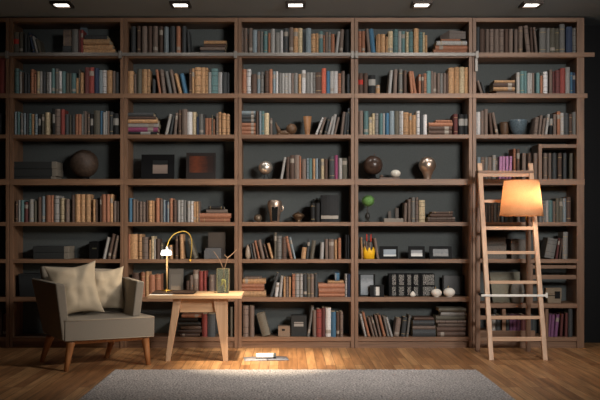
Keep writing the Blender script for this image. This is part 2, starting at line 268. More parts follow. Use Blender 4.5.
# ------------------------------------------------------------------ books
# origin (ox, oy) of a close view ten times the photo; then "x0 x1 top colour [shift of the top]" for a standing book,
# "h x0 x1 y0 y1 colour" for one lying flat
OY = [20, 60, 101, 146, 188, 225, 262, 302]
DATA = [
(0, 10, "30 84 122 E;85 127 120 E;138 165 140 D;172 196 130 D;222 248 122 V -45;254 281 160 L -42;284 318 185 E -42;h 530 610 90 154 N;h 530 612 156 250 N;h 525 612 252 327 D"),
(0, 65, "66 128 90 G;130 153 95 M;154 178 95 R;h 195 420 140 186 D;h 184 443 190 236 T;h 183 475 238 282 T;h 185 500 286 327 T"),
(0, 125, "58 103 62 D;117 152 60 B;168 218 60 N;230 268 60 B;279 325 60 N;340 378 62 B;390 432 66 H;450 500 60 D;512 552 60 O"),
(0, 180, "20 60 60 D;78 103 110 D -12;h 240 462 200 230 T;h 238 458 232 266 B;h 200 450 268 298 N;h 208 440 299 327 D"),
(0, 238, "34 54 80 N;58 94 80 N;105 145 80 N;147 190 100 H;192 220 110 N;222 248 112 G;256 295 110 A;300 326 128 O;328 370 88 L;374 418 124 G;422 450 104 W;458 502 80 D;512 553 72 N;556 600 80 T"),
(0, 295, "32 74 80 C;78 96 120 D;108 162 80 H;163 206 136 T;208 236 132 T;238 280 110 A;281 300 150 O;302 330 120 N;331 358 122 G;360 397 138 O;400 428 112 L 26;442 478 90 N 14;500 545 95 K"),
(0, 355, "34 64 110 O;66 102 110 O;130 160 84 N -24;166 210 84 U -28;212 221 150 T;222 255 140 T;258 304 140 T;310 330 165 T;332 380 110 C;386 432 92 A;434 465 110 L;466 502 110 A;510 538 115 C;540 582 115 A"),
(0, 412, "20 68 82 T;70 108 120 A;110 130 122 C;132 156 150 T;h 290 485 184 206 O;h 245 552 207 246 L;h 235 555 248 290 O;h 215 550 292 327 O"),
(0, 473, "36 68 70 D;72 121 90 B;130 164 90 N;170 210 90 N;218 262 90 N;268 310 90 N;320 358 90 B;364 402 90 N;418 450 90 N;460 500 62 N;538 580 52 N -28;584 610 70 B -14"),
(0, 528, "78 102 70 N -24;120 182 78 G;188 222 80 G;225 275 80 E;276 315 85 E;320 372 40 G;384 448 65 V;450 484 80 G"),
(1, 10, "42 88 84 A;90 112 115 L;113 135 120 B;136 165 120 D;168 195 140 D;200 234 90 O;236 260 142 O;264 292 112 C;293 320 112 L;322 356 116 D;360 386 120 G;387 408 120 W;410 446 84 A;450 480 84 G;484 514 112 W;516 552 112 A;558 588 130 E"),
(1, 65, "42 60 130 E;62 106 130 A;108 130 178 T;132 150 94 E;151 180 125 T;196 238 72 M;240 288 72 R;292 336 80 V;338 372 100 H;373 412 100 W;420 470 102 T;475 500 110 N;505 535 120 D"),
(1, 125, "24 82 108 T;86 110 140 N;120 166 92 E;168 220 92 T;221 248 92 T;272 300 190 D;335 360 92 O -34;372 408 92 N -28;435 470 108 G -42;485 515 92 N -45;538 570 130 T -50"),
(1, 180, "37 75 132 U -42;90 115 92 B;117 142 82 T;150 207 72 T;208 256 74 T;257 280 76 T;284 312 120 L;314 378 84 A;380 398 120 L;400 420 120 W;424 470 122 D;472 490 125 D"),
(1, 238, "40 84 90 O;86 130 90 W;134 186 140 B;190 222 118 H;224 256 118 G;268 308 106 B;310 344 90 O;346 376 112 H;378 402 112 W;408 436 128 G;438 464 130 L;466 498 130 L;499 532 130 L;534 560 132 N;562 600 130 G"),
(1, 295, "36 62 140 T;68 108 100 W;112 155 122 G;156 178 122 L;180 205 122 G;208 268 122 B;270 312 82 X;316 350 110 U;352 390 110 L;391 430 110 W;432 462 132 O;466 500 110 N;520 548 140 D"),
(1, 355, "34 82 130 B;88 128 130 B;136 206 150 K;210 250 250 T;330 362 100 L 20;384 418 92 N 8;440 476 90 G;488 520 102 B;560 586 108 O -20;592 620 110 O -34"),
(1, 412, "70 92 140 O;98 120 140 B;122 148 132 O;150 192 108 A;194 212 108 N;214 246 122 N;258 284 130 N;286 312 130 G;318 345 130 N;346 368 135 B;370 424 76 T;428 474 70 T;478 528 70 C;530 562 72 T"),
(1, 473, "78 105 200 N -42;112 130 215 D -34;h 215 420 198 222 T;h 205 420 225 265 B;h 205 420 268 302 T;h 235 420 304 333 N;438 472 122 L;478 514 108 A;516 542 108 A;548 575 128 L"),
(1, 528, "25 45 128 L;46 68 128 N;88 122 125 A;128 152 155 O;158 200 115 W;218 248 95 N;250 272 112 M;280 325 100 M;328 378 80 R;380 424 70 L;428 450 120 U;452 478 125 V"),
(2, 10, "40 62 105 H;63 96 105 A;100 125 122 G;128 154 120 H;156 180 122 D;182 208 122 A;210 240 130 T;242 272 130 H;278 302 130 K;310 338 130 E;348 390 112 C;420 445 75 K;447 500 80 N;502 542 82 R;546 585 130 D"),
(2, 65, "40 62 140 E;64 98 138 D;100 128 132 O;129 160 130 O;162 178 132 G;180 190 100 G;192 212 100 N;222 248 128 N;250 278 130 K;285 345 95 E;348 374 98 U;376 402 112 L;404 422 100 L;424 440 100 N;445 475 105 D;480 535 125 K"),
(2, 125, "h 15 285 112 148 D;h 20 310 150 182 B;h 30 325 184 216 T;h 14 335 218 256 L;h 14 325 258 303 P;h 20 320 304 333 K;395 425 125 L 46;440 462 140 D 36;482 510 115 N 22;532 560 88 B;570 622 82 N"),
(2, 180, "70 122 108 W;124 160 108 C;165 185 155 V;190 236 130 G;238 248 125 D;250 284 170 O;285 312 170 O;313 330 138 E;331 346 180 O;358 382 122 N;383 412 110 T;418 458 122 T;460 496 130 T"),
(2, 238, "h 38 175 98 133 H;h 38 175 136 170 D;h 38 175 178 210 D;h 38 175 216 250 O;h 38 175 256 290 O;h 38 175 298 333 O;180 205 100 B;212 234 98 H;236 262 98 A;264 310 120 C;320 342 170 N"),
(2, 295, "200 222 160 W 72;238 262 158 N 55;290 314 155 D 45;320 345 150 L 50;355 383 128 L 38;386 408 160 N 42;455 480 105 N 28;488 512 108 D 22;518 538 70 D 12"),
(2, 355, "38 82 97 N;90 135 100 A;140 172 160 C;174 198 122 C;200 236 122 G;246 278 122 A;280 300 122 L;306 342 120 U;348 396 98 H;400 440 100 E;444 462 100 L;463 484 98 W;486 538 112 T;544 570 120 T;574 612 140 T"),
(2, 412, "48 80 98 W;84 108 130 D;116 152 136 W;h 240 402 185 212 O;h 170 408 214 250 O;h 172 400 252 290 B;h 172 400 292 333 B;422 460 128 M;470 522 132 K;526 562 132 K"),
(2, 473, "36 78 108 W;82 112 95 N;118 152 80 N;178 205 115 B -20;232 260 110 N -45"),
(2, 528, "62 98 160 N 18;107 130 140 N 22;140 165 170 N 20;174 198 130 L 28;214 248 130 K 8;258 288 130 N;295 328 102 O;330 364 118 L;365 412 120 D;416 446 128 B;450 486 110 G"),
(3, 238, "420 445 108 L 40;480 512 108 B 6;522 562 92 B;566 622 90 N"),
(3, 295, "40 62 100 O;70 112 130 N;118 138 120 H;140 172 122 A;178 202 124 T;204 232 124 H;236 256 130 D;260 294 128 C;296 328 130 B;345 396 100 D;398 430 92 P;438 472 120 L;474 522 120 E;540 554 100 B"),
(3, 473, "44 80 110 H;84 118 110 N;120 152 110 G;154 190 110 N;200 232 90 L;234 248 115 E;262 290 102 Y 8;298 322 102 Y 4;328 356 102 Y 4;364 388 102 Y 8;410 430 25 O;440 472 30 B;498 534 70 N;552 588 70 B"),
(3, 528, "62 98 70 N;160 198 70 N;210 238 70 N;250 290 70 D;305 342 70 B;358 390 70 D;420 452 70 E"),
(4, 10, "50 74 130 B;78 100 120 L;101 136 120 A;138 180 140 M;184 230 112 L;236 262 130 E;272 308 92 B;312 350 82 H;352 404 72 O;405 432 72 O;436 488 76 L;498 542 100 C;548 590 112 N"),
(4, 65, "62 92 70 B;98 148 62 T;150 200 62 T;201 252 62 T;274 300 112 T;302 320 118 B;345 362 80 B;363 408 62 O;409 444 62 O;446 476 62 T;480 512 130 N;516 545 130 N"),
(4, 125, "34 68 100 U;72 104 112 N;108 132 130 N;138 170 135 N;172 202 138 N;210 230 122 B;231 272 126 T;273 292 128 T;305 342 100 O;348 376 112 N;380 402 120 H;403 418 130 V;420 438 138 H;442 478 102 O;480 515 120 B;522 552 120 L;553 583 120 L"),
(4, 180, "34 60 122 G;70 102 130 L;103 132 130 W;134 156 135 T;158 182 135 T;184 194 132 N;h 280 440 180 210 K;h 262 472 212 250 N;h 195 512 252 298 O;h 198 500 300 340 O"),
(4, 295, "160 200 148 K;205 250 148 K;262 436 70 K"),
(4, 355, "492 518 148 N 6;530 560 112 N;568 602 92 G"),
(4, 412, "36 66 95 N;72 132 120 C;h 200 410 235 258 B;h 185 405 260 290 B;h 160 430 292 315 N;h 160 430 316 340 B"),
(4, 473, "100 126 155 G;128 152 155 G;154 182 155 G;184 214 155 N;216 246 155 G;248 275 155 G;290 312 150 H;320 362 150 D;370 420 150 D;450 472 150 W;480 560 150 K"),
(4, 528, "112 145 128 G;147 178 130 G;180 210 125 L;211 250 122 A;252 278 132 N;282 316 102 E;318 350 102 E;352 386 102 H;390 432 90 B"),
(5, 65, "370 400 118 L 48;418 450 85 B 52;465 494 100 N 48"),
(5, 125, "30 46 92 O;48 128 92 T;130 168 92 T;170 228 120 N;240 256 150 T;258 288 112 C;289 304 140 L;310 350 138 B;352 378 180 E;440 476 200 T -8;500 528 110 B;550 585 92 T -8"),
(5, 180, "135 178 130 E -72"),
(5, 238, "140 156 190 D -26;168 186 180 N -30;202 222 155 O -42;238 270 145 N -45;292 308 185 B -42;332 358 180 T -44;362 386 75 E;392 436 110 G;442 486 120 B;520 548 110 O -50;560 580 120 H -50"),
(5, 295, "62 105 222 T 12;110 132 145 D 20;148 186 152 E 26;250 285 172 L 8;302 332 142 N;340 390 142 N;396 420 148 T;430 462 130 O;505 520 100 K;525 545 100 K"),
(5, 355, "66 80 125 T -8;218 246 130 N -34"),
(5, 528, "165 262 125 G 42;280 300 130 M 32;314 330 135 B 24;350 398 70 G 5"),
(6, 125, "70 135 112 B;155 198 105 O;199 238 98 T;240 300 130 O;301 355 125 O"),
(6, 180, "60 92 190 B;95 130 132 N;132 182 82 N;188 235 92 R;237 262 92 R;292 340 132 N"),
(6, 238, "h 65 235 150 168 N;h 45 278 170 214 T;h 38 262 218 258 O;h 38 262 262 290 O;h 40 280 292 352 T;315 345 105 D 72;365 398 205 W 16;408 435 140 L 20;455 476 150 T;478 504 148 N;508 528 150 T;540 570 122 O;572 614 120 L"),
(6, 295, "48 80 120 L;84 118 122 D;122 152 122 E;154 190 122 N;195 228 122 D;h 400 445 112 186 U;h 330 488 188 214 T;h 232 498 216 262 O;h 238 498 264 314 O;h 238 498 316 352 O;502 522 120 L;525 556 120 V"),
(7, 180, "h 15 212 128 158 O;h -20 180 160 200 K;h -20 205 204 238 D;h 8 210 240 280 N;h -20 215 282 315 B;h 0 195 318 352 B;218 272 122 R;275 350 122 D;500 528 50 E"),
(7, 238, "50 104 40 N;115 160 40 N;244 330 105 E -66"),
(7, 295, "120 145 45 G 45;178 212 85 N;216 266 72 R;268 305 55 M;308 360 60 W;362 410 100 U;414 445 100 B;450 482 98 N"),
(7, 355, "97 120 118 L -55;130 155 100 O -62;178 200 150 N -52;212 232 148 N -56;246 268 130 N -52;286 312 130 O -58;326 348 142 G -48;360 384 150 L -58;392 440 160 N 26;460 502 150 D 24;515 535 135 G 26"),
(7, 412, "h 20 220 155 181 B;h 10 225 183 236 D;h 8 235 238 275 N;h 8 238 277 352 D;h 270 545 60 96 E;h 290 548 98 141 L;h 240 545 143 183 E;h 242 545 185 212 N;h 260 545 214 250 N;h 250 540 252 300 B;h 255 535 302 352 B"),
(7, 528, "205 226 125 Q 14;230 260 125 Q 14;266 298 125 Q 22;322 348 120 M 14;372 400 110 M 5;410 450 68 D"),
]
books = []     # dicts
for r, ox, s in DATA:
    for it in s.split(';'):
        w = it.split(); h = w[0] == 'h'
        if h: w = w[1:]
        a, b_ = ox+float(w[0])/10, ox+float(w[1])/10; top = OY[r]+float(w[2])/10
        bay = max(i for i in range(6) if EDGE[i] <= (a+b_)/2)
        d = dict(r=r, bay=bay, x0=a, x1=b_, top=top, h=h)
        if h: d['bot'] = OY[r]+float(w[3])/10; d['c'] = w[4]; d['dx'] = 0; d['area'] = (b_-a)*(d['bot']-top)
        else: d['c'] = w[3]; d['dx'] = float(w[4])/10 if len(w) > 4 else 0; d['area'] = (b_-a)*(BRD[r][0]-top)
        books.append(d)
# purple and grey books on the riser, and the red spine in the bay cut by the edge
for (a, b_, c) in ((492, 496, 'L'), (496.4, 501, 'D'), (506.2, 509.6, 'D'), (510.2, 513, 'Q'), (513.3, 517, 'Q'), (517.3, 520.9, 'Q'), (521.5, 526, 'M'), (528.4, 533.6, 'D')):
    books.append(dict(r=7, bay=5, x0=a, x1=b_, top=314.6, h=False, c=c, dx=0, area=(b_-a)*12, zb=Z(330.7, .02)+.0002, riser=True))
for (r, a, b_, tp, c) in ((1, -8, -2, 60, 'N'), (1, -1.6, 5.2, 58, 'R'), (2, -7, -1, 112, 'D'), (4, -8, -1, 196, 'K'), (7, -6, 1.6, 311, 'B'), (7, 2.4, 5.6, 314, 'M')):
    books.append(dict(r=r, bay=0, x0=a, x1=b_, top=tp, h=False, c=c, dx=0, area=(min(b_, 600)-max(a, 0))*30))
books = [b for b in books if b['x1'] > -9]
# what stands next to what
cells = {}
for b in books: cells.setdefault((b['bay'], b['r'], b.get('riser', False)), []).append(b)
ORD = 'first second third fourth fifth sixth seventh eighth ninth tenth eleventh twelfth thirteenth fourteenth fifteenth sixteenth seventeenth eighteenth nineteenth twentieth'.split()+['twenty-'+w for w in 'first second third fourth fifth sixth seventh eighth ninth'.split()]+['thirtieth', 'thirty-first', 'thirty-second', 'thirty-third']
from collections import Counter
cname = lambda b: PAL[b['c']][0]
def art(c): return c
for key, L in cells.items():
    bay, r, ris = key
    place = f"{SHN[r]} shelf, {BAYN[bay]}" if not ris else "low riser behind the ladder rungs"
    if bay == 0: place = f"{SHN[r]} shelf, left picture edge"
    st = sorted([b for b in L if not b['h']], key=lambda b: b['x0']); fl = sorted([b for b in L if b['h']], key=lambda b: b['x0'])
    for i, b in enumerate(st):
        wd = b['x1']-b['x0']; size = 'slim ' if wd < 3 else ('thick ' if wd > 5 else '')
        lean = 'left-leaning ' if b['dx'] < -1 else ('right-leaning ' if b['dx'] > 1 else '')
        b['d'] = size+lean+cname(b)+' book'; b['i'] = i; b['place'] = place
        if 0 < i < len(st)-1:
            n0, n1 = cname(st[i-1]), cname(st[i+1])
            b['l1'] = f"{b['d']} between {n0} and {n1} ones, {place}" if n0 != n1 else f"{b['d']} between two {n0} ones, {place}"
        elif i == 0: b['l1'] = f"{b['d']}, leftmost standing on the {place}"
        else: b['l1'] = f"{b['d']}, rightmost standing on the {place}"
        b['l2'] = f"{b['d']}, {ORD[i]} standing from left, {place}"
    piles = []
    for b in fl:
        for p in piles:
            if min(b['x1'], max(q['x1'] for q in p))-max(b['x0'], min(q['x0'] for q in p)) > 2: p.append(b); break
        else: piles.append([b])
    piles.sort(key=lambda p: min(q['x0'] for q in p))
    for pi, p in enumerate(piles):
        p.sort(key=lambda b: b['top'])
        pn = 'flat pile' if len(piles) == 1 else (['left', 'right'][pi] if len(piles) == 2 else ['left', 'middle', 'right'][pi])+' flat pile'
        for i, b in enumerate(p):
            pos = 'top one' if i == 0 else ('bottom one' if i == len(p)-1 else ORD[i]+' from top')
            b['d'] = cname(b)+' book'; b['l1'] = b['l2'] = f"{b['d']}, {pos} of the {pn}, {place}"; b['place'] = place
for b in books:
    if len(b['l1'].replace('-', ' ').split()) > 16: print('LONG', b['l1']); b['l1'] = b['l2']
cnt = Counter(b['l1'] for b in books)
for b in books: b['label'] = b['l1'] if cnt[b['l1']] == 1 else b['l2']
# true pile contact: bottoms rest on the tops below
rank = sorted(books, key=lambda b: -b['area']*(.2 if b.get('hid') else 1))
for i, b in enumerate(rank): b['own'] = i < 300
def book_mesh(mb, w, h, d, c, T, band, pg=True, pages=None):
    m = BM[c]; b = min(.0028, w*.18); e = .0035; bu = min(.013, w*.4)
    mb.box(0, b, .0135, d, 0, h, m, T); mb.box(w-b, w, .0135, d, 0, h, m, T)
    lev = [(0, m)]
    if band == 1: lev = [(0, m), (.14, BAND[0]), (.16, m), (.82, BAND[0]), (.84, m)]
    elif band == 2: lev = [(0, m), (.68, BAND[1]), (.86, m)]
    elif band == 3: lev = [(0, m), (.1, BAND[2]), (.115, m), (.3, BAND[2]), (.315, m), (.7, BAND[2]), (.715, m), (.88, BAND[2]), (.895, m)]
    elif band == 4: lev = [(0, m), (.12, BAND[1]), (.24, m)]
    elif band == 5: lev = [(0, m), (.45, REDL), (.68, m)]
    elif band == 6: lev = [(0, m), (.45, GREYL), (.78, m)]
    n = 7
    pr = [(w*k/(n-1), .0135-bu*math.sin(PI*k/(n-1))) for k in range(n)]
    for i, (z0, mm) in enumerate(lev):
        z1 = lev[i+1][0] if i+1 < len(lev) else 1
        vs = [(x, y, z0*h) for x, y in pr]+[(x, y, z1*h) for x, y in pr]
        fs = [(k, k+1, n+k+1, n+k) for k in range(n-1)]
        if i == 0: fs.append(tuple(reversed(range(n))))
        if z1 == 1: fs.append(tuple(range(n, 2*n)))
        mb.add(vs, fs, mm, T)
    (pages or mb).box(b*1.001, w-b*1.001, max(.0136, 0), d-.004, e, h-e, PAGE, T)
stuff = MB()
for b in books:
    rnd = random.Random(int(b['x0']*31+b['r']*977)); Y = rnd.uniform(.012, .05) if b['h'] else rnd.uniform(.012, .03)
    x0, x1 = X(b['x0'], Y), X(b['x1'], Y); dep = rnd.uniform(.15, .2)
    base = b.get('zb', shelf_z(b['r'], b['bay']))+.0003
    bd = rnd.choice([0]*8+[1, 1, 3, 3, 2, 4])
    if b['c'] == 'B' and b['r'] == 1 and b['x0'] < 360 and b['x0'] > 355: bd = 5
    if b['c'] == 'E' and b['r'] == 0 and b['x0'] < 14: bd = 5
    if b['c'] == 'K' and b['r'] in (1, 2): bd = 6
    if b['h']:
        L = [q for q in books if q['h'] and q is not b and q['r'] == b['r'] and q['bay'] == b['bay'] and q['top'] > b['top'] and min(q['x1'], b['x1'])-max(q['x0'], b['x0']) > 2]
        zt = lambda q: Z(q['top'], .02)
        z0 = max([zt(q) for q in L]) + .0004 if L else base
        z1 = zt(b); hh = max(z1-z0, .008)
        if not L: z0 = base; hh = z1-z0
        w, h = hh, x1-x0
        R = Matrix(((0, 0, 1, 0), (0, 1, 0, 0), (-1, 0, 0, w), (0, 0, 0, 1)))     # local x->-z (thickness down), z->x
        T = Matrix.Translation((x0, Y, z0)) @ R
        if h > w*1.2: pass
    else:
        zt = Z(b['top'], Y); hv = zt-base
        if b['dx']:
            dx = M_(abs(b['dx']), Y); a = math.atan2(dx, hv); t = (x1-x0)*math.cos(a)
            h = (hv-t*math.sin(a))/math.cos(a); w = t
            if b['dx'] < 0: T = Matrix.Translation((x0, Y, base)) @ Matrix.Rotation(-a, 4, 'Y')
            else: T = Matrix.Translation((x1, Y, base)) @ Matrix.Rotation(a, 4, 'Y') @ Matrix.Translation((-t, 0, 0))
        else: w, h = x1-x0-.0004, hv; T = Matrix.Translation((x0, Y, base))
    if b['own']:
        sep = b['r'] >= 5 or b['h']
        mb = MB(); pg = MB() if sep else None
        book_mesh(mb, w, h, dep, b['c'], T, bd, pages=pg)
        o = obj('book', mb, base=T @ Vector((w/2, 0, 0)) if not b['h'] else Vector(((x0+x1)/2, Y+.05, z0)))
        tag(o, b['label'], 'book', 'books on the '+b['place'])
        if sep: obj('pages', pg, o)
    else: book_mesh(stuff, w, h, dep, b['c'], T, bd)
o = obj('small_books', stuff); o['kind'] = 'stuff'; tag(o, 'the slimmest and smallest of the many books spread over all the shelves', 'books')
print('BOOKS', len(books), 'slim label dup', [k for k, v in Counter(b['label'] for b in books if b['own']).items() if v > 1][:5])

# ------------------------------------------------------------------ ornaments on the shelves
def ball(n=16, r=1, sz=1, z0=0, a0=-PI/2, a1=PI/2):
    return [(max(r*math.cos(a0+(a1-a0)*k/n), .0003), z0+r*sz*math.sin(a0+(a1-a0)*k/n)) for k in range(n+1)]
OY_ = .10      # depth at which ornaments stand
def cen(px, r, bay, Y=OY_): return (X(px, Y), Y, shelf_z(r, bay)+.0004)
GLOBE = plain('dark_wicker_globe', srgb(72, 57, 47), .6, nscale=45, namt=.35, bump=.6)
BROWNB = plain('dark_lacquer_ball', srgb(66, 50, 42), .3, nscale=30, namt=.3)
# big dark globe on a ring
c = cen(84.3, 3, 1, .15)
t = thing('globe', c, 'large dark brown woven sphere on the fourth shelf, left bay', 'ornament')
r_ = M_(14, .15); obj('sphere', MB().lathe(c, ball(24, r_, 1, r_+.02), GLOBE, 40), t); obj('ring_stand', MB().lathe(c, [(.05, 0), (.055, .004), (.045, .03), (.035, .0255), (.035, 0)], BLACK, 32), t)
def album(px0, px1, y0, y1, r, bay, lab, k, endc):
    Y = .03; b0 = Z(y1, Y); z1 = Z(y0, Y)
    t = thing('storage_box', ((X(px0, Y)+X(px1, Y))/2, Y+.1, b0), lab, 'box', 'flat dark storage boxes')
    xe = X(px1-5, Y)
    obj('case', MB().box(X(px0, Y), xe-.002, Y, Y+.21, b0+.0004, z1-.0006, CHAR), t, bevel=.004, seg=3)
    e = obj('end_cap', MB().box(xe-.002, X(px1, Y), Y-.002, Y+.212, b0+.0004, z1-.0006, endc), t, bevel=.005, seg=3); e['label'] = 'paler grey rounded end cap'
def zY(r, bay=1, Y=.03): return HY-(shelf_z(r, bay)-H)*F/(D+Y)
PALEG = plain('pale_grey_card', srgb(128, 120, 108), .7, nscale=80, namt=.1)
b3 = zY(3); album(13.8, 56.8, 161.5, 168.8, 3, 1, 'topmost dark flat storage box in the pile left of the brown sphere', 0, PALEG)
album(13.8, 57.2, 168.8, 176.3, 3, 1, 'middle dark flat storage box in the pile left of the brown sphere', 1, PALEG); album(13.8, 56, 176.3, b3, 3, 1, 'bottom dark thin storage box in the pile left of the brown sphere', 2, PALEG)
b5 = zY(5); album(33, 69, 246.2, 252.4, 5, 1, 'upper grey flat storage box behind and above the armchair', 0, PALEG); album(33, 69, 252.4, b5, 5, 1, 'lower grey flat storage box behind and above the armchair', 0, PALEG)

def picture(px0, px1, y0, r, bay, lab, fm, pm, inner, Y=.06, tilt=.12, name='picture_frame'):
    """a framed picture leaning slightly back, standing on its shelf"""
    z0 = shelf_z(r, bay)+.0005; x0, x1 = X(px0, Y), X(px1, Y); h = (Z(y0, Y)-z0)/math.cos(tilt); w = x1-x0
    T = Matrix.Translation((x0, Y, z0)) @ Matrix.Rotation(-tilt, 4, 'X')
    t = thing(name, ((x0+x1)/2, Y, z0), lab, 'picture frame')
    u0, u1, v0, v1 = [M_(k, Y) for k in inner]   # picture rectangle from frame's lower left
    mb = MB(); th = .016
    mb.box(0, w, .004, th, 0, h, fm, T)
    for q in ((0, w, 0, v0), (0, w, v1, h), (0, u0, v0, v1), (u1, w, v0, v1)): mb.box(q[0], q[1], -.002, .004, q[2], q[3], fm, T)
    obj('frame', mb, t); obj('picture', MB().box(u0, u1, .0025, .0042, v0, v1, pm, T), t)
    obj('easel_leg', MB().box(w*.45, w*.55, th, th+.002, 0, h*.6, fm, T @ Matrix.Translation((0, 0, 0))), t)
def blend(name, cols, axis=2, scale=1, rough=.4, nz=0):
    m, nt, b = newmat(name); L = nt.links.new
    tc = nt.nodes.new('ShaderNodeTexCoord'); sp = nt.nodes.new('ShaderNodeSeparateXYZ'); L(tc.outputs['Generated'], sp.inputs[0])
    cr = nt.nodes.new('ShaderNodeValToRGB'); e = cr.color_ramp.elements
    e[0].position = cols[0][0]; e[0].color = cols[0][1]; e[1].position = cols[-1][0]; e[1].color = cols[-1][1]
    for p, c in cols[1:-1]: q = e.new(p); q.color = c
    if nz:
        n = nt.nodes.new('ShaderNodeTexNoise'); n.inputs['Scale'].default_value = 6; ad = nt.nodes.new('ShaderNodeMath'); ad.operation = 'MULTIPLY_ADD'
        L(tc.outputs['Generated'], n.inputs['Vector']); L(n.outputs['Fac'], ad.inputs[0]); ad.inputs[1].default_value = nz; L(sp.outputs[axis], ad.inputs[2]); L(ad.outputs[0], cr.inputs[0])
    else: L(sp.outputs[axis], cr.inputs[0])
    L(cr.outputs[0], b.inputs['Base Color']); b.inputs['Roughness'].default_value = rough
    return m
picture(141, 174, 154.3, 3, 2, 'black framed picture with a pale print on the fourth shelf, second bay', BLACK, blend('print_pale', [(0, srgb(120, 104, 94)), (.68, srgb(150, 132, 120)), (.7, srgb(34, 36, 36)), (1, srgb(30, 32, 32))], nz=.05), (11.5, 26.5, 6, 19.5), Y=.09)
picture(186, 215.6, 152.5, 3, 2, 'dark reddish brown framed painting on the fourth shelf, second bay', plain('dark_frame_brown', srgb(32, 22, 18), .5), blend('painting_brown', [(0, srgb(40, 22, 16)), (.5, srgb(110, 52, 26)), (1, srgb(44, 24, 18))], 0, nz=.4), (3, 27, 7, 24), Y=.1)
picture(379.6, 398, 246.2, 5, 4, 'small black frame with a blue and white photo beside the yellow pot', BLACK, blend('photo_blue', [(0, srgb(210, 208, 204)), (.2, srgb(196, 196, 194)), (.32, srgb(112, 126, 138)), (1, srgb(124, 138, 150))]), (4, 16.6, 2.6, 9.6), Y=.06)
picture(408.6, 425, 246.2, 5, 4, 'small black frame with a grey and white photo, middle of three', BLACK, blend('photo_white', [(0, srgb(222, 216, 208)), (.4, srgb(200, 196, 190)), (.55, srgb(120, 120, 122)), (1, srgb(80, 82, 86))]), (2.6, 14, 2.6, 9), Y=.06)
picture(429.6, 452, 246.2, 5, 4, 'small black frame with a dark picture, rightmost of three', BLACK, blend('photo_dark', [(0, srgb(96, 80, 66)), (.3, srgb(40, 38, 36)), (.6, srgb(86, 76, 66)), (1, srgb(44, 42, 42))], nz=.9), (3.5, 19, 2.6, 10), Y=.06)
picture(358.8, 375.4, 274.3, 6, 4, 'larger black frame with a misty grey picture, seventh shelf', BLACK, blend('picture_mist', [(0, srgb(70, 82, 88)), (.3, srgb(120, 128, 134)), (.7, srgb(140, 144, 148)), (1, srgb(90, 96, 100))], nz=.3), (2, 14.8, 1.4, 21.6), Y=.09, tilt=.1)
picture(370, 384, 285, 6, 4, 'small black frame with a white print in front of the misty picture', BLACK, blend('print_white', [(0, srgb(30, 30, 30)), (.35, srgb(30, 30, 30)), (.45, srgb(214, 208, 198)), (1, srgb(200, 196, 188))], 0, nz=.1), (4, 9.6, 1.4, 10), Y=.035, tilt=.08)
picture(168.8, 183, 268.8, 6, 2, 'grey framed picture leaning behind the brass lamp stem', plain('grey_frame', srgb(104, 98, 90), .6), blend('print_grey', [(0, srgb(170, 150, 126)), (.45, srgb(150, 134, 116)), (.55, srgb(112, 106, 98)), (1, srgb(110, 104, 96))], nz=.15), (2, 12, 2, 22), Y=.1)
picture(208, 225.2, 232.2, 5, 2, 'dark brown picture standing behind the slate block', plain('umber_frame', srgb(64, 54, 46), .6), blend('umber_print', [(0, srgb(62, 54, 48)), (1, srgb(72, 62, 54))], nz=.3), (1.2, 16, 1.2, 26), Y=.13, tilt=.06)
picture(442.5, 465, 275.6, 6, 4, 'dark brown picture in shade behind the white round pots', plain('shade_frame', srgb(22, 18, 15), .8), blend('shade_print', [(0, srgb(18, 16, 14)), (1, srgb(30, 25, 20))], nz=.5), (1.5, 21, 1.5, 20), Y=.2, tilt=.05)
# slate block in front of the umber picture
c = cen(213.5, 5, 2, .06); z = c[2]
t = thing('slate_bookend', c, 'slate grey bookend block in front of the dark brown picture', 'bookend')
SL = plain('slate_stone', srgb(88, 88, 90), .6, nscale=40, namt=.1)
obj('block', MB().box(X(205, .05), X(221, .05), .05, .11, z, Z(248, .05), SL), t, bevel=.006, seg=3)
obj('foot', MB().box(X(204, .04), X(210, .04), .035, .06, z, Z(250.5, .04), SL), t, bevel=.004)

# blue-grey folder on the top shelf, left bay
Y = .1; z = shelf_z(0)+.0004
mb = MB(); mb.hexa([(X(80.2, .17), .19, z), (X(90, .19), .19, z), (X(90, .19), .2, z), (X(80.2, .19), .2, z), (X(80.2, .24), .24, Z(22.9, .24)), (X(87, .24), .24, Z(25, .24)), (X(87, .24), .25, Z(25, .25)), (X(80.2, .24), .25, Z(22.9, .25))], plain('folder_blue_grey', srgb(104, 116, 124), .6))
tag(obj('folder', mb), 'blue-grey folder leaning behind the red books, top shelf, left bay', 'folder')
# grey box on top of the pile in the fourth bay
zt = Z(OY[0]+18.4, .02)+.0006
GB = plain('grey_weave_box', srgb(112, 102, 96), .8, nscale=160, namt=.25)
t = thing('small_box', (X(454, .04), .1, zt), 'grey woven box sitting skewed on the orange-brown book pile, top shelf', 'box')
mb = MB(); mb.hexa([(X(449.5, .04), .04, zt), (X(466, .04), .05, zt), (X(466, .04), .13, zt), (X(442, .04), .14, zt), (X(449.5, .04), .04, Z(30, .04)), (X(466, .04), .05, Z(31.2, .04)), (X(466, .04), .13, Z(30.5, .04)), (X(442, .04), .14, Z(33.2, .04))], GB)
obj('body', mb, t, bevel=.003); obj('lid_edge', MB().hexa([(X(449.3, .04), .0385, zt+.055), (X(466.2, .04), .0485, zt+.05), (X(466.2, .04), .049, zt+.05), (X(449.3, .04), .039, zt+.055), (X(449.3, .04), .0385, zt+.057), (X(466.2, .04), .0485, zt+.052), (X(466.2, .04), .049, zt+.052), (X(449.3, .04), .039, zt+.057)], BLACK), t)

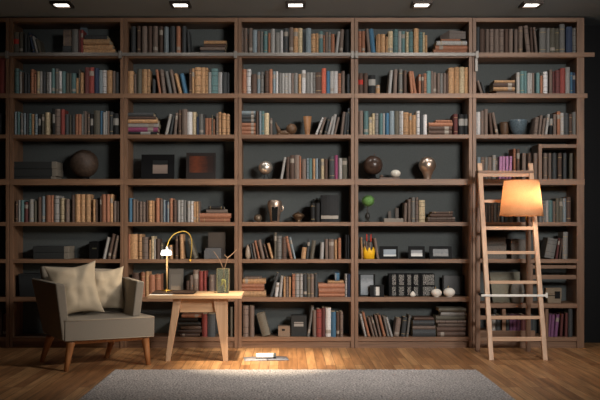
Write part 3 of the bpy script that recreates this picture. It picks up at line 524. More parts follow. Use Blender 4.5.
# third shelf, middle bay: carved wooden figure and tapered cup
WF = plain('carved_wood', srgb(104, 78, 56), .5, nscale=30, namt=.25)
c = cen(284, 2, 3, .1); z = c[2]
t = thing('wooden_sculpture', c, 'dark carved wooden figure with round head, third shelf, middle bay', 'sculpture')
obj('head', MB().lathe((X(291.5, .1), .1, z), ball(20, M_(5.4, .1), 1, M_(6.6, .1)), WF, 28), t)
mb = MB(); mb.tube([(X(277, .1), .1, z+.014), (X(281, .1), .1, z+.026), (X(285, .1), .1, z+.03), (X(291, .1), .1, z+.03)], [.012, .02, .022, .02], WF, 12)
for px in (279, 289): mb.tube([(X(px, .09), .085, z), (X(px+.5, .09), .09, z+.022)], .01, WF, 10)
obj('body', mb, t)
obj('horn', MB().tube([(X(279.5, .1), .1, z+.03), (X(278, .1), .1, z+.07), (X(276.3, .1), .1, z+.1), (X(275.9, .1), .1, z+.128)], [.022, .017, .01, .003], WF, 12), t)
c = cen(307.4, 2, 3, .07)
t = thing('wooden_cup', c, 'tall tapered wooden cup beside the leaning books, middle bay', 'cup')
hc = Z(116.6, .07)-c[2]; r0, r1 = M_(2.3, .07), M_(4.3, .07)
obj('body', MB().lathe(c, [(r0, 0), (r0*1.02, .003), (r1, hc), (r1-.004, hc), (r0-.003, .01), (.0005, .01)], plain('turned_wood', srgb(150, 106, 70), .5, nscale=35, namt=.2), 28), t)
# third shelf, right bay: bowls
BOW = plain('blue_glaze_bowl', srgb(84, 98, 106), .3, nscale=70, namt=.35)
def bowl(px, y, rp, r, bay, mat, lab, Y, foot=.45):
    c = cen(px, r, bay, Y); hb = Z(y, Y)-c[2]; R = M_(rp, Y); bw = lambda q: foot+(1-foot)*(.75*math.sqrt(1-(1-q)**2)+.25*q)
    pr = [(R*foot, 0), (R*foot, .006)]+[(R*bw(k/8), .006+(hb-.006)*k/8) for k in range(1, 9)]
    pr += [(R-.003, hb+.001)]+[((R-.005)*bw(k/8), .012+(hb-.012)*k/8) for k in range(7, 0, -1)]+[(.0005, .012)]
    t = thing('bowl', c, lab, 'bowl', 'bowls on the third shelf'); obj('shell', MB().lathe(c, pr, mat, 36), t)
bowl(518, 120.4, 9.2, 2, 5, BOW, 'large speckled blue-grey bowl on the third shelf, right bay', .13, .3)
bowl(504.5, 122.6, 5.4, 2, 5, plain('brown_bowl', srgb(104, 78, 58), .5, nscale=40, namt=.2), 'small brown bowl left of the large blue-grey bowl', .22)
# fourth shelf, middle: metal sphere with stand
c = cen(265.6, 3, 3, .08); R = M_(7, .08); zc = Z(167.6, .08)-c[2]
t = thing('metal_sphere', c, 'shiny silvery metal sphere on a small tripod, fourth shelf, middle bay', 'ornament')
obj('sphere', MB().lathe(c, ball(24, R, .95, zc), SILVER, 40), t)
mb = MB()
for a in (0, 2.1, 4.2): mb.tube([(c[0]+.035*math.cos(a), c[1]+.035*math.sin(a), c[2]), (c[0]+.012*math.cos(a), c[1]+.012*math.sin(a), c[2]+zc-R*.9)], .0025, BLACK, 8)
obj('tripod', mb, t)
# fourth shelf, fourth bay: dark ball, pearl on tray, copper vase
c = cen(373, 3, 4, .09); R = M_(9.7, .09); zc = Z(165.4, .09)-c[2]
t = thing('lacquer_ball', c, 'glossy dark brown ball on a black base, fourth shelf, fourth bay', 'ornament')
obj('ball', MB().lathe(c, ball(24, R, 1, zc), BROWNB, 40), t); obj('base', MB().lathe(c, [(.055, 0), (.055, .006), (.03, .02), (.024, zc-R*.9), (.01, zc-R*.9)], BLACK, 28), t)
c = cen(389.5, 3, 4, .07); z = c[2]
BRN = plain('brown_tray_wood', srgb(98, 78, 66), .5, nscale=30, namt=.2)
t = thing('wooden_tray', c, 'small brown wooden tray between dark ball and metal vase', 'tray')
obj('body', MB().box(X(379.5, .05), X(399.5, .05), .04, .11, z, z+.018, BRN), t, bevel=.004)
obj('knob', MB().lathe((X(381.5, .06), .06, z+.018), [(.012, 0), (.018, .008), (.014, .02), (.0005, .026)], BRN, 16), t)
tag(obj('shell_ball', MB().lathe((X(395.5, .075), .075, z+.0185), ball(18, M_(5.1, .07), .76, M_(5.1, .07)*.76), plain('pearl', srgb(222, 214, 200), .15, nscale=10, namt=.08), 30)), 'pearly white ball resting on the small brown tray', 'ornament')
c = cen(427.4, 3, 4, .08); R = M_(8.6, .08); hz = Z(156.6, .08)-c[2]; rb = M_(3.4, .08)
t = thing('round_vase', c, 'shiny copper vase with round body narrowing to its foot, fourth shelf', 'vase')
prof = [(rb, 0), (rb*1.02, .004), (rb*1.15, .03)]+[(R*math.cos(a), hz-R+R*math.sin(a)) for a in [math.radians(k) for k in range(-48, 81, 8)]]+[(.012, hz), (.009, hz-.01), (.0005, hz-.01)]
obj('body', MB().lathe(c, prof, COPPER, 40), t)
# fifth shelf, middle bay: small ball, copper tumbler, lidded dish
c = cen(258, 4, 3, .1); tag(obj('small_ball', MB().lathe(c, ball(16, M_(4, .1), 1, M_(4, .1)), plain('bronze_ball', srgb(110, 94, 78), .35, .5, nscale=40, namt=.3), 28)), 'small bronze ball left of the copper tumbler, fifth shelf', 'ornament')
c = cen(274.8, 4, 3, .08); hz = Z(200, .08)-c[2]; k = M_(1, .08)
t = thing('copper_tumbler', c, 'shiny copper tumbler with a mirrored panel, fifth shelf, middle bay', 'vase')
obj('body', MB().lathe(c, [(k*4.3, 0), (k*4.6, .004), (k*5.6, hz*.35), (k*6.9, hz*.66), (k*7.3, hz*.82), (k*6.9, hz*.93), (k*5.4, hz*.99), (k*3.5, hz), (k*3.2, hz-.004), (.0005, hz-.004)], COPPER, 12), t)
obj('handle', MB().tube([(c[0]+k*6.6, c[1], c[2]+hz*.75), (c[0]+k*8.2, c[1], c[2]+hz*.68), (c[0]+k*8.2, c[1], c[2]+hz*.55), (c[0]+k*6.2, c[1], c[2]+hz*.48)], .006, COPPER, 10), t)
pm = MB(); a0 = -PI/2
pm.hexa([(c[0]-k*2.6, c[1]-k*4.9, c[2]+.01), (c[0]+k*2.6, c[1]-k*4.9, c[2]+.01), (c[0]+k*2.6, c[1]-k*4.1, c[2]+.01), (c[0]-k*2.6, c[1]-k*4.1, c[2]+.01), (c[0]-k*3.2, c[1]-k*6.9, c[2]+hz*.68), (c[0]+k*3.2, c[1]-k*6.9, c[2]+hz*.68), (c[0]+k*3.2, c[1]-k*6, c[2]+hz*.68), (c[0]-k*3.2, c[1]-k*6, c[2]+hz*.68)], plain('dark_mirror', srgb(50, 52, 52), .12, .6))
obj('mirror_panel', pm, t)
c = cen(298.3, 4, 3, .1); t = thing('lidded_dish', c, 'small dark brass lidded dish, fifth shelf, middle bay', 'dish')
DB = plain('dark_brass', srgb(100, 78, 58), .35, .6)
obj('dish', MB().lathe(c, [(.025, 0), (.03, .004), (.02, .012), (.05, .05), (.062, .056), (.03, .052), (.0005, .05)], DB, 28), t)
obj('lid', MB().lathe(c, [(.06, .0565), (.055, .07), (.035, .085), (.01, .09), (.008, .098), (.0005, .101)], DB, 28), t)
# fifth shelf, fourth bay: topiary and two pegs on a flat board
c = cen(367.6, 4, 4, .07); z = c[2]
t = thing('topiary_tree', c, 'small round green topiary ball tree in a dark vase, fourth bay', 'plant')
obj('vase', MB().lathe(c, [(.028, 0), (.03, .006), (.012, .014), (.012, .02), (.022, .04), (.024, .06), (.018, .08), (.01, .092), (.0005, .09)], plain('dark_vase', srgb(46, 44, 40), .4), 24), t)
obj('stem', MB().tube([(c[0]-.002, c[1], z+.088), (c[0]-.004, c[1], z+.12), (c[0]+.003, c[1], z+.16)], .003, DARKW, 8), t)
mb = MB(); GR = plain('leaf_green', srgb(104, 148, 78), .7, nscale=120, namt=.35); rg = random.Random(3); zc = Z(200.8, .07)
RX, RZ = M_(7.0, .07), M_(6.2, .07)
mb.lathe((c[0]+.006, c[1], zc), ball(14, RX*.86, RZ/RX, 0), GR, 22)
for k in range(420):
    u = rg.uniform(-1, 1); a = rg.uniform(0, 2*PI); s = math.sqrt(1-u*u); n = Vector((s*math.cos(a), s*math.sin(a), u)); q = Vector((c[0]+.006+n.x*RX*.93, c[1]+n.y*RX*.93, zc+n.z*RZ*.93))
    t1 = n.cross(Vector((rg.uniform(-1, 1), rg.uniform(-1, 1), rg.uniform(-1, 1)))).normalized(); t2 = n.cross(t1); L = .0062
    mb.add([q-t1*L*.5, q+t2*L*.35+n*.002, q+t1*L*.6+n*.004, q-t2*L*.35+n*.002], [(0, 1, 2, 3)], GR)
obj('foliage', mb, t)
c = cen(394, 4, 4, .06); z = c[2]
t = thing('peg_stand', c, 'pale flat board with two dark pegs beside leaning books', 'ornament')
obj('board', MB().box(X(384, .05), X(403.4, .05), .04, .1, z, Z(218.3, .05), plain('pale_board', srgb(136, 126, 114), .6)), t, bevel=.002)
for px0, px1, y in ((388.2, 391, 211), (395.3, 398.6, 208)): obj('peg', MB().box(X(px0, .06), X(px1, .06), .055, .085, Z(218.3, .05), Z(y, .06), plain('dark_peg', srgb(86, 76, 68), .6)), t, bevel=.002)
# slim dark candlesticks behind the black books
c = cen(313.5, 4, 3, .24); t = thing('candle_holder', c, 'dark twin candle holder rising behind the black books', 'candle holder')
obj('candle', MB().lathe((X(313.6, .24), .24, c[2]+.012), [(.009, 0), (.009, M_(21.5, .24)), (.004, M_(22, .24))], CHAR, 14), t); obj('candle', MB().lathe((X(316.8, .24), .24, c[2]+.012), [(.009, 0), (.009, M_(22.5, .24)), (.004, M_(23, .24))], CHAR, 14), t)
obj('base', MB().box(X(311, .24), X(319, .24), .22, .26, c[2], c[2]+.012, BLACK), t)
# sixth shelf, middle bay: spindle vase
c = cen(247.9, 5, 3, .06); hz = Z(244.3, .06)-c[2]; k = M_(1, .06)
tag(obj('spindle_vase', MB().lathe(c, [(k*1.7, 0), (k*2.4, hz*.15), (k*2.8, hz*.35), (k*2.4, hz*.6), (k*1.3, hz*.85), (k*.5, hz*.97), (.0005, hz)], plain('taupe_ceramic', srgb(160, 142, 124), .3, nscale=30, namt=.1), 28)), 'pointed taupe spindle-shaped vase at left end, sixth shelf, middle bay', 'vase')
# sixth shelf, fourth bay: yellow pot with pencils
c = cen(369, 5, 4, .04); z = c[2]; k = M_(1, .04)
t = thing('pencil_pot', c, 'bright yellow pot with a jagged rim on the sixth shelf', 'pot')
YEL = plain('yellow_glaze', srgb(246, 190, 34), .5, nscale=40, namt=.12); n = 40; vs = []; fs = []
rg = random.Random(5)
for lay, (ro, zz) in enumerate(((k*5.4, 0), (k*5.9, k*7), (k*6, k*9), (k*5.7, k*9), (k*5.2, .008))):
    for i in range(n):
        a = 2*PI*i/n; jag = (k*(3.0 if i % 5 == 0 else (1.2 if i % 5 in (1, 4) else -.6)) if lay in (2, 3) else 0)
        vs.append((c[0]+ro*math.cos(a), c[1]+ro*math.sin(a)*.6, z+zz+jag))
for l in range(4):
    for i in range(n): fs.append((l*n+i, l*n+(i+1) % n, (l+1)*n+(i+1) % n, (l+1)*n+i))
fs.append(tuple(range(n))); fs.append(tuple(range(4*n, 5*n)))
obj('body', MB().add(vs, fs, YEL, smooth=True), t)
RP = plain('red_pencil', srgb(196, 62, 44), .5)
for px, y, m2 in ((366.7, 234, 'red'), (371.2, 234.3, 'red'), (364.4, 240.5, 'tan'), (369, 241.5, 'grey')):
    p0 = Vector((X(368.4+(px-369)*.6, .04), .04, z+.0085)); p1 = Vector((X(px, .04), .045, Z(y, .04))); md = p0.lerp(p1, .7)
    tg = thing('pencil', p0, {'red': 'red-tipped pencil standing in the yellow pot', 'tan': 'brown pencil standing in the yellow pot', 'grey': 'grey pencil between the red-tipped ones in the yellow pot'}[m2] if m2 != 'red' else ('red-tipped pencil standing in the yellow pot, left one' if px < 369 else 'red-tipped pencil standing in the yellow pot, right one'), 'pencil', 'pencils in the yellow pot')
    obj('shaft', MB().tube([p0, md], .006, BM['N'] if m2 != 'tan' else BM['T'], 8), tg); obj('tip', MB().tube([md, p1], [.008, .005], RP if m2 == 'red' else BM['N'], 8), tg)
# seventh shelf, fourth bay: black patterned boxes, white pots
PAT, nt, bb = newmat('silver_filigree'); L = nt.links.new
tc = nt.nodes.new('ShaderNodeTexCoord'); wv = nt.nodes.new('ShaderNodeTexWave'); wv.inputs['Scale'].default_value = 34; wv.inputs['Distortion'].default_value = 14; wv.inputs['Detail'].default_value = 2
cr = nt.nodes.new('ShaderNodeValToRGB'); cr.color_ramp.elements[0].position = .66; cr.color_ramp.elements[0].color = srgb(12, 12, 13); cr.color_ramp.elements[1].position = .9; cr.color_ramp.elements[1].color = srgb(176, 170, 160)
L(tc.outputs['Object'], wv.inputs['Vector']); L(wv.outputs['Fac'], cr.inputs[0]); L(cr.outputs[0], bb.inputs['Base Color']); bb.inputs['Roughness'].default_value = .5
zb0 = shelf_z(6, 4)+.0004; Y = .09; cols = [(389, 396, 392.2, 396), (396.4, 406, 399, 404), (406.4, 412.6, 407.4, 411), (413, 420.6, 414, 418), (421, 434.8, 423, 434.2)]
for row in range(2):
    z0 = zb0 if row == 0 else Z(285.9, Y)+.0004; z1 = Z(285.9, Y) if row == 0 else Z(273.8, Y)
    for ci, (a, b_, u, v) in enumerate(cols):
        lab = f"black patterned box, {ORD[ci]} from left in the {['lower', 'upper'][row]} row, seventh shelf"
        t = thing('patterned_box', ((X(a, Y)+X(b_, Y))/2, Y+.05, z0), lab, 'box', 'black boxes with silver pattern')
        obj('body', MB().box(X(a, Y), X(b_, Y), Y, Y+.12, z0, z1-.001, BLACK), t, bevel=.0015)
        obj('silver_ornament', MB().box(X(u, Y), X(v, Y), Y-.0012, Y+.001, z0+.008, z1-.008, PAT), t)
def pot(px, rp, y, lab, Y=.04, kn=True):
    c = cen(px, 6, 4, Y); R = M_(rp, Y); hz = Z(y, Y)-c[2]
    t = thing('round_pot', c, lab, 'pot', 'white round pots'); pr = [(R*.55, 0)]+[(R*max(math.cos(a), .2), hz*.48+hz*.5*math.sin(a)) for a in [math.radians(q) for q in range(-66, 79, 9)]]+[(R*.18, hz*.96), (.0005, hz*.93)]
    obj('body', MB().lathe(c, pr, CERW, 32), t)
    obj('stem_knob', MB().tube([(c[0]-.01, c[1], c[2]+hz*.94), (c[0]-.012, c[1], c[2]+hz+.008), (c[0]-.004, c[1], c[2]+hz+.016)], .003, BRASS, 8), t)
pot(436.4, 5.3, 288.6, 'round white pot with small gold stem, left of the two'); pot(449.2, 5.8, 287.6, 'larger round white pot, rightmost on the seventh shelf', kn=False)
c = cen(412.8, 6, 4, .05); hz = Z(291, .05)-c[2]
tag(obj('teardrop_figurine', MB().lathe(c, [(.018, 0), (.027, .012), (.026, .026), (.014, hz*.75), (.004, hz*.97), (.0005, hz)], CERW, 24)), 'tiny white teardrop-shaped figurine before the black patterned boxes', 'ornament')
# seventh shelf, left bay: dark wicker basket behind the chair
BK, nt, bb = newmat('black_wicker'); L = nt.links.new
tc = nt.nodes.new('ShaderNodeTexCoord'); wv = nt.nodes.new('ShaderNodeTexWave'); wv.inputs['Scale'].default_value = 40; wv.inputs['Distortion'].default_value = 3; cr = nt.nodes.new('ShaderNodeValToRGB')
cr.color_ramp.elements[0].color = srgb(20, 21, 22); cr.color_ramp.elements[1].color = srgb(52, 56, 58); L(tc.outputs['Object'], wv.inputs['Vector']); L(wv.outputs['Fac'], cr.inputs[0]); L(cr.outputs[0], bb.inputs['Base Color'])
z0 = shelf_z(6, 1)+.0004; mb = MB(); mb.hexa([(X(19.5, .03), .03, z0), (X(43, .03), .03, z0), (X(43, .03), .24, z0), (X(19.5, .03), .24, z0), (X(18.4, .03), .025, Z(275.2, .03)), (X(44, .03), .025, Z(275.2, .03)), (X(44, .03), .245, Z(275.2, .03)), (X(18.4, .03), .245, Z(275.2, .03))], BK)
t = thing('wicker_basket', (X(31, .1), .13, z0), 'black wicker basket half hidden behind the armchair', 'basket'); obj('body', mb, t, bevel=.006, seg=3)
obj('rim', MB().box(X(18, .03), X(44.4, .03), .02, .25, Z(275.2, .03), Z(274, .03), BK), t, bevel=.004)
# dark box, sixth shelf, left bay
t = thing('document_box', (X(93.5, .1), .1, shelf_z(5, 1)), 'black document box in the shade left of the leaning books', 'box')
z0 = shelf_z(5, 1)+.0004; obj('body', MB().box(X(89, .05), X(98, .05), .05, .24, z0, Z(241.5, .05), BLACK), t, bevel=.002); obj('label_plate', MB().box(X(92, .05), X(96.6, .05), .0485, .0502, Z(249, .05), Z(247.8, .05), plain('olive_label', srgb(70, 68, 50), .6)), t)
# bottom shelf, middle bay: small card box and lidded album box
z0 = shelf_z(7)+.0004; CB = plain('taupe_card', srgb(132, 112, 94), .8, nscale=70, namt=.1)
t = thing('card_box', (X(284, .06), .06, z0), 'small taupe card box with a dark finger slot, bottom shelf', 'box')
obj('body', MB().box(X(278.2, .04), X(290, .04), .04, .15, z0, Z(326.3, .04), CB), t, bevel=.002); obj('finger_slot', MB().box(X(281.8, .04), X(285, .04), .0388, .0402, Z(330.8, .04), Z(329, .04), BLACK), t)
t = thing('album_box', (X(298, .06), .06, z0), 'charcoal box with a pale label, right of the small taupe box', 'box')
obj('body', MB().box(X(291.2, .05), X(306.6, .05), .05, .2, z0, Z(315.6, .05), CHAR), t, bevel=.002)
l_ = obj('label_plate', MB().box(X(294, .05), X(303.4, .05), .0485, .0502, Z(326.4, .05), Z(322, .05), GREYL), t); obj('label_stripe', MB().box(X(294, .05), X(303.4, .05), .0478, .0486, Z(323.6, .05), Z(323, .05), BLACK), l_)
# right bay: flat dark folio (row 4), fabric boxes (row 6), board and jar (row 7), cups (row 8)
z0 = shelf_z(3, 5)+.0004
GC = plain('grey_linen_box', srgb(108, 102, 96), .9, nscale=150, namt=.25); GC2 = plain('grey_linen_lid', srgb(90, 87, 84), .9, nscale=150, namt=.2)
def fbox(px0, px1, y0, y1, z0, lab):
    Y = .06; t = thing('linen_box', ((X(px0, Y)+X(px1, Y))/2, Y+.1, z0), lab, 'box', 'grey linen boxes'); z1 = Z(y0, Y)
    obj('body', MB().box(X(px0+.4, Y), X(px1-.4, Y), Y+.002, Y+.2, z0, z1-.012, GC), t, bevel=.002); obj('lid', MB().box(X(px0, Y), X(px1, Y), Y, Y+.202, z1-.012, z1-.0006, GC2), t, bevel=.002)
    return z1
zs = shelf_z(5, 5)+.0004
za = fbox(486, 507, 252, 259, zs, 'grey linen box, lowest of the left pile seen through the ladder'); zb_ = fbox(486, 506.8, 244.4, 252, za, 'grey linen box, middle of the left pile seen through the ladder'); fbox(486, 506, 237.8, 244.4, zb_, 'grey linen box, top of the left pile seen through the ladder')
za = fbox(511, 532, 252, 259, zs, 'grey linen box, lowest of the right pile seen through the ladder'); fbox(511, 532, 239, 252, za, 'tall grey linen box on top of the right pile behind the ladder')
z0 = shelf_z(6, 5)+.0004; BO = plain('grey_green_board', srgb(126, 122, 106), .8, nscale=40, namt=.08)
mb = MB(); mb.hexa([(X(492, .14), .10, z0), (X(519, .14), .10, z0), (X(519, .14), .112, z0), (X(492, .14), .112, z0), (X(489.8, .2), .20, Z(272.4, .2)), (X(520, .2), .20, Z(271.8, .2)), (X(520, .2), .212, Z(271.8, .21)), (X(489.8, .2), .212, Z(272.4, .21))], BO)
tag(obj('leaning_board', mb), 'large grey-green board leaning inside the right bay behind the ladder', 'board')
c = cen(517.5, 6, 5, .05); hz = Z(281, .05)-c[2]; k = M_(1, .05)
t = thing('stone_jar', c, 'grey stone jar before the leaning grey-green board', 'jar')
obj('body', MB().lathe(c, [(k*4, 0), (k*5.6, .012), (k*6.6, hz*.35), (k*6.8, hz*.6), (k*6, hz*.8), (k*5.2, hz*.9)], plain('jar_glaze', srgb(128, 126, 120), .5, nscale=20, namt=.2), 28), t)
obj('neck', MB().lathe((c[0], c[1], c[2]+hz*.9), [(k*5.2, 0), (k*5.6, hz*.1), (k*4.6, hz*.1), (k*4.6, .002), (.0005, .002)], BLACK, 28), t)
c = cen(554, 6, 5, .06); z = c[2]; BE = plain('beige_pot', srgb(132, 116, 96), .7, nscale=60, namt=.1)
t = thing('table_clock', c, 'beige desk clock with a black square face, right bay', 'clock')
mb = MB(); mb.hexa([(X(548, .05), .05, z), (X(561, .05), .05, z), (X(561, .05), .12, z), (X(548, .05), .12, z), (X(546.5, .05), .05, Z(294, .05)), (X(562, .05), .05, Z(294, .05)), (X(562, .05), .12, Z(294, .05)), (X(546.5, .05), .12, Z(294, .05))], BE)
mb.box(X(546, .05), X(562, .05), .055, .12, Z(294, .05)+.0002, Z(288, .05), BE); obj('body', mb, t, bevel=.005, seg=3)
obj('face', MB().box(X(554.8, .05), X(560, .05), .046, .0556, Z(298.6, .05), Z(291.4, .05), BLACK), t); obj('pointer', MB().box(X(548, .05), X(554.8, .05), .046, .0496, Z(295.8, .05), Z(295.1, .05), BLACK), t)
for px, y, lab in ((495.3, 306, 'dark cup standing on grey books, left of two behind the ladder'), (503, 306, 'dark cup standing on grey books, right of two behind the ladder')):
    Y = .05; z0 = Z(314.6, .02)+.0012
    c = (X(px, Y), Y+.02, z0); t = thing('dark_cup', c, lab, 'cup', 'dark cups behind the ladder')
    obj('body', MB().lathe(c, [(.014, 0), (.016, .003), (.018, .055), (.015, .055), (.013, .006), (.0005, .006)], CHAR, 18), t)

# ------------------------------------------------------------------ rug
RUG, nt, bb = newmat('grey_rug_pile'); L = nt.links.new
tc = nt.nodes.new('ShaderNodeTexCoord'); n1 = nt.nodes.new('ShaderNodeTexNoise'); n1.inputs['Scale'].default_value = 75; n1.inputs['Detail'].default_value = 4; n2 = nt.nodes.new('ShaderNodeTexNoise'); n2.inputs['Scale'].default_value = 5
L(tc.outputs['Object'], n1.inputs['Vector']); L(tc.outputs['Object'], n2.inputs['Vector'])
cr = nt.nodes.new('ShaderNodeValToRGB'); cr.color_ramp.elements[0].position = .32; cr.color_ramp.elements[1].position = .7; cr.color_ramp.elements[0].color = srgb(112, 108, 108); cr.color_ramp.elements[1].color = srgb(230, 222, 218)
L(n1.outputs['Fac'], cr.inputs[0]); hs = nt.nodes.new('ShaderNodeHueSaturation'); mr = nt.nodes.new('ShaderNodeMapRange'); mr.inputs['To Min'].default_value = .85; mr.inputs['To Max'].default_value = 1.15
L(n2.outputs['Fac'], mr.inputs['Value']); L(mr.outputs[0], hs.inputs['Value']); L(cr.outputs[0], hs.inputs['Color']); L(hs.outputs[0], bb.inputs['Base Color']); bb.inputs['Roughness'].default_value = 1
bp = nt.nodes.new('ShaderNodeBump'); bp.inputs['Strength'].default_value = 1; bp.inputs['Distance'].default_value = .008; L(n1.outputs['Fac'], bp.inputs['Height']); L(bp.outputs[0], bb.inputs['Normal'])
rx0, rx1, ry1, ry0 = -1.37, 1.49, -1.24, -3.6
nx, ny = 260, 200; mb = MB(); vs = []; fs = []
for j in range(ny+1):
    for i in range(nx+1):
        x = rx0+(rx1-rx0)*i/nx; y = ry0+(ry1-ry0)*j/ny; e = min(i, nx-i, j, ny-j)
        z = .003 if e == 0 else .014+.004*noise.noise(Vector((x*70, y*70, 0)))+.002*noise.noise(Vector((x*9, y*9, 3)))
        vs.append((x+(0 if e else .004*noise.noise(Vector((x*60, y*60, 9)))), y+(0 if e else .004*noise.noise(Vector((x*60, y*60, 19)))), z))
for j in range(ny):
    for i in range(nx): a = j*(nx+1)+i; fs.append((a, a+1, a+nx+2, a+nx+1))
mb.add(vs, fs, RUG, smooth=True); mb.box(rx0+.01, rx1-.01, ry0+.01, ry1-.01, .0005, .004, RUG)
tag(obj('rug', mb, base=(0, -2.4, 0)), 'large grey woven rug lying on the wooden floor', 'rug')

# ------------------------------------------------------------------ armchair
F0 = Vector((-1.744, 6.5-D, 0)); UX = Vector((.879, .478, 0)); VX_ = Vector((-.478, .879, 0))
def Q(u, v, z): return F0+UX*u+VX_*v+Vector((0, 0, z))
def hexuv(mb, pts, mat): return mb.hexa([Q(*p) for p in pts], mat)
t = thing('armchair', Q(.36, .3, 0), 'low beige grey upholstered armchair with flared arms and tapered wooden legs', 'armchair')
def cushion_box(name, pts, mat, bev, parent=t, crease=False):
    return obj(name, hexuv(MB(), pts, mat), parent, bevel=bev, seg=4)
cushion_box('seat', [(0, 0, .235), (.735, 0, .228), (.71, .55, .235), (.0, .55, .235), (0, -.0, .408), (.738, 0, .402), (.71, .55, .40), (0, .55, .40)], FAB, .012)
obj('seat_piping', MB().tube([Q(0, -.002, .400), Q(.2, -.004, .398), (Q(.45, -.004, .396)), Q(.735, -.002, .393)], .0035, FABD, 8), t)
obj('lower_piping', MB().tube([Q(.005, -.002, .243), Q(.37, -.004, .240), Q(.73, -.002, .236)], .003, FABD, 8), t)
cushion_box('armrest', [(-.012, .012, .24), (.052, .012, .24), (.052, .62, .24), (-.03, .62, .24), (-.07, .0, .695), (.005, .0, .685), (.0, .68, .69), (-.115, .70, .70)], FAB, .012)
cushion_box('armrest', [(.565, .05, .40), (.632, .05, .40), (.66, .57, .24), (.59, .57, .24), (.595, .035, .69), (.662, .035, .685), (.71, .58, .69), (.64, .58, .695)], FAB, .012)
cushion_box('backrest', [(.0, .5, .25), (.655, .5, .25), (.655, .58, .25), (.0, .58, .25), (-.05, .60, .805), (.655, .60, .76), (.655, .685, .755), (-.05, .685, .80)], FAB, .022)
obj('underframe', MB().hexa([Q(.05, .05, .205), Q(.67, .05, .205), Q(.65, .5, .205), Q(.05, .5, .205), Q(.04, .03, .236), Q(.7, .03, .229), Q(.68, .53, .236), Q(.04, .53, .236)], WALNUT), t, bevel=.003)
for (fp, tp) in (((66, 371.4), (.06, .05)), ((148.4, 364.8), (.675, .06)), ((41.5, 362), (-.0, .50)), ((106.3, 358), (.545, .50))):
    zc = 951/(fp[1]-HY); yy = zc-D; foot = Vector(((fp[0]-VX)*zc/F, yy, 0)); top = Q(tp[0], tp[1], .215)
    obj('leg', MB().tube([foot, foot.lerp(top, .5), top, top+Vector((0, 0, .012))], [.018, .025, .034, .036], WALNUT, 16), t)

def pillow(c, w, h, th, rx, ry, rz, lab, seed):
    N = 30; vs = []; fs = []; R = Matrix.Rotation(rz, 4, 'Z') @ Matrix.Rotation(rx, 4, 'X') @ Matrix.Rotation(ry, 4, 'Y')
    for side in (-1, 1):
        for j in range(N+1):
            for i in range(N+1):
                u = -1+2*i/N; v = -1+2*j/N
                prof = max((1-u*u)*(1-v*v), 0)**.5
                pin = 1-.18*(1-v*v); pjn = 1-.18*(1-u*u)
                x = u*w/2*pin; z = v*h/2*pjn
                fold = .045*noise.noise(Vector((u*2.0+seed, v*2.0, side*3)))*(prof)+.026*math.sin(6*u-4*v+seed)*prof*(abs(u*v)**.5)
                y = side*(th/2*prof+fold)
                vs.append(Vector(c)+(R @ Vector((x, y, z))))
    n2 = (N+1)**2
    for s in (0, 1):
        for j in range(N):
            for i in range(N): a = s*n2+j*(N+1)+i; fs.append((a, a+1, a+N+2, a+N+1))
    mb = MB().add(vs, fs, PIL, smooth=True); o = obj('pillow', mb)
    bm = bmesh.new(); bm.from_mesh(o.data); bmesh.ops.remove_doubles(bm, verts=bm.verts, dist=.0008); bmesh.ops.recalc_face_normals(bm, faces=bm.faces); bm.to_mesh(o.data); bm.free()
    s = o.modifiers.new('sub', 'SUBSURF'); s.levels = 1; s.render_levels = 1
    tag(o, lab, 'pillow', 'pillows on the armchair'); return o
pc = Q(.168, .35, .615); pillow(pc, .45, .47, .19, -.28, -.10, .50, 'large beige square pillow leaning in the left half of the armchair', 1.3)
pc = Q(.44, .455, .60); pillow(pc, .40, .40, .15, -.24, -.04, .42, 'smaller beige pillow, behind and right of the large front pillow', 4.1)

# ------------------------------------------------------------------ oak side table and what stands on it
TY0, TY1 = -.86, -.40; tz = .565; tt = .030
xl, xr_ = X(147.5, TY0), X(241.6, TY0)
t = thing('side_table', ((xl+xr_)/2, (TY0+TY1)/2, 0), 'small light oak side table with splayed tapered legs', 'table')
obj('tabletop', MB().box(xl, xr_, TY0, TY1, tz-tt, tz, OAK), t, bevel=.004, seg=3)
obj('apron', MB().box(X(180, -.74), X(216, -.74), -.735, -.715, .41, tz-tt, OAK), t, bevel=.002)
obj('apron', MB().box(X(180, -.74), X(216, -.74), -.50, -.48, .41, tz-tt, OAK), t, bevel=.002)
for (Ya, Yb) in ((-.775, -.735), (-.48, -.445)):
    k = lambda px: X(px, Ya)
    for (a0, a1, b0, b1) in ((165.6, 169.8, 173.6, 181.4), (223.2, 227.8, 213, 227.5)):
        obj('leg', MB().hexa([(k(a0), Ya, 0), (k(a1), Ya, 0), (k(a1), Yb, 0), (k(a0), Yb, 0), (k(b0), Ya, tz-tt), (k(b1), Ya, tz-tt), (k(b1), Yb, tz-tt), (k(b0), Yb, tz-tt)], OAKV), t, bevel=.003)
zt = tz+.0003
tag(obj('paper_sheet', MB().box(X(149, -.84), X(172, -.84), -.85, -.66, zt, zt+.002, PAPER)), 'white sheet of paper at the left corner of the table', 'paper')
t = thing('notebook', (X(173, -.7), -.66, zt+.002), 'black covered notebook lying on the oak table under the lamp', 'book')
obj('cover', MB().box(X(152.5, -.7), X(194.5, -.7), -.78, -.52, zt+.0022, zt+.006, BLACK), t, bevel=.001)
obj('pages', MB().box(X(154.5, -.7), X(193.5, -.7), -.775, -.525, zt+.006, zt+.013, BM['B']), t)
obj('upper_cover', MB().box(X(153.5, -.7), X(194.5, -.7), -.78, -.52, zt+.013, zt+.017, DARKW), t, bevel=.001)
zl = zt+.0172; lx, ly = X(167, -.6), -.60
t = thing('desk_lamp', (lx, ly, zl), 'thin brass desk lamp with a lit white head and arching cord', 'lamp')
obj('base', MB().lathe((lx, ly, zl), [(.05, 0), (.05, .006), (.01, .01), (.007, .02)], BRASS, 32), t)
zh = Z(252.5, -.6)
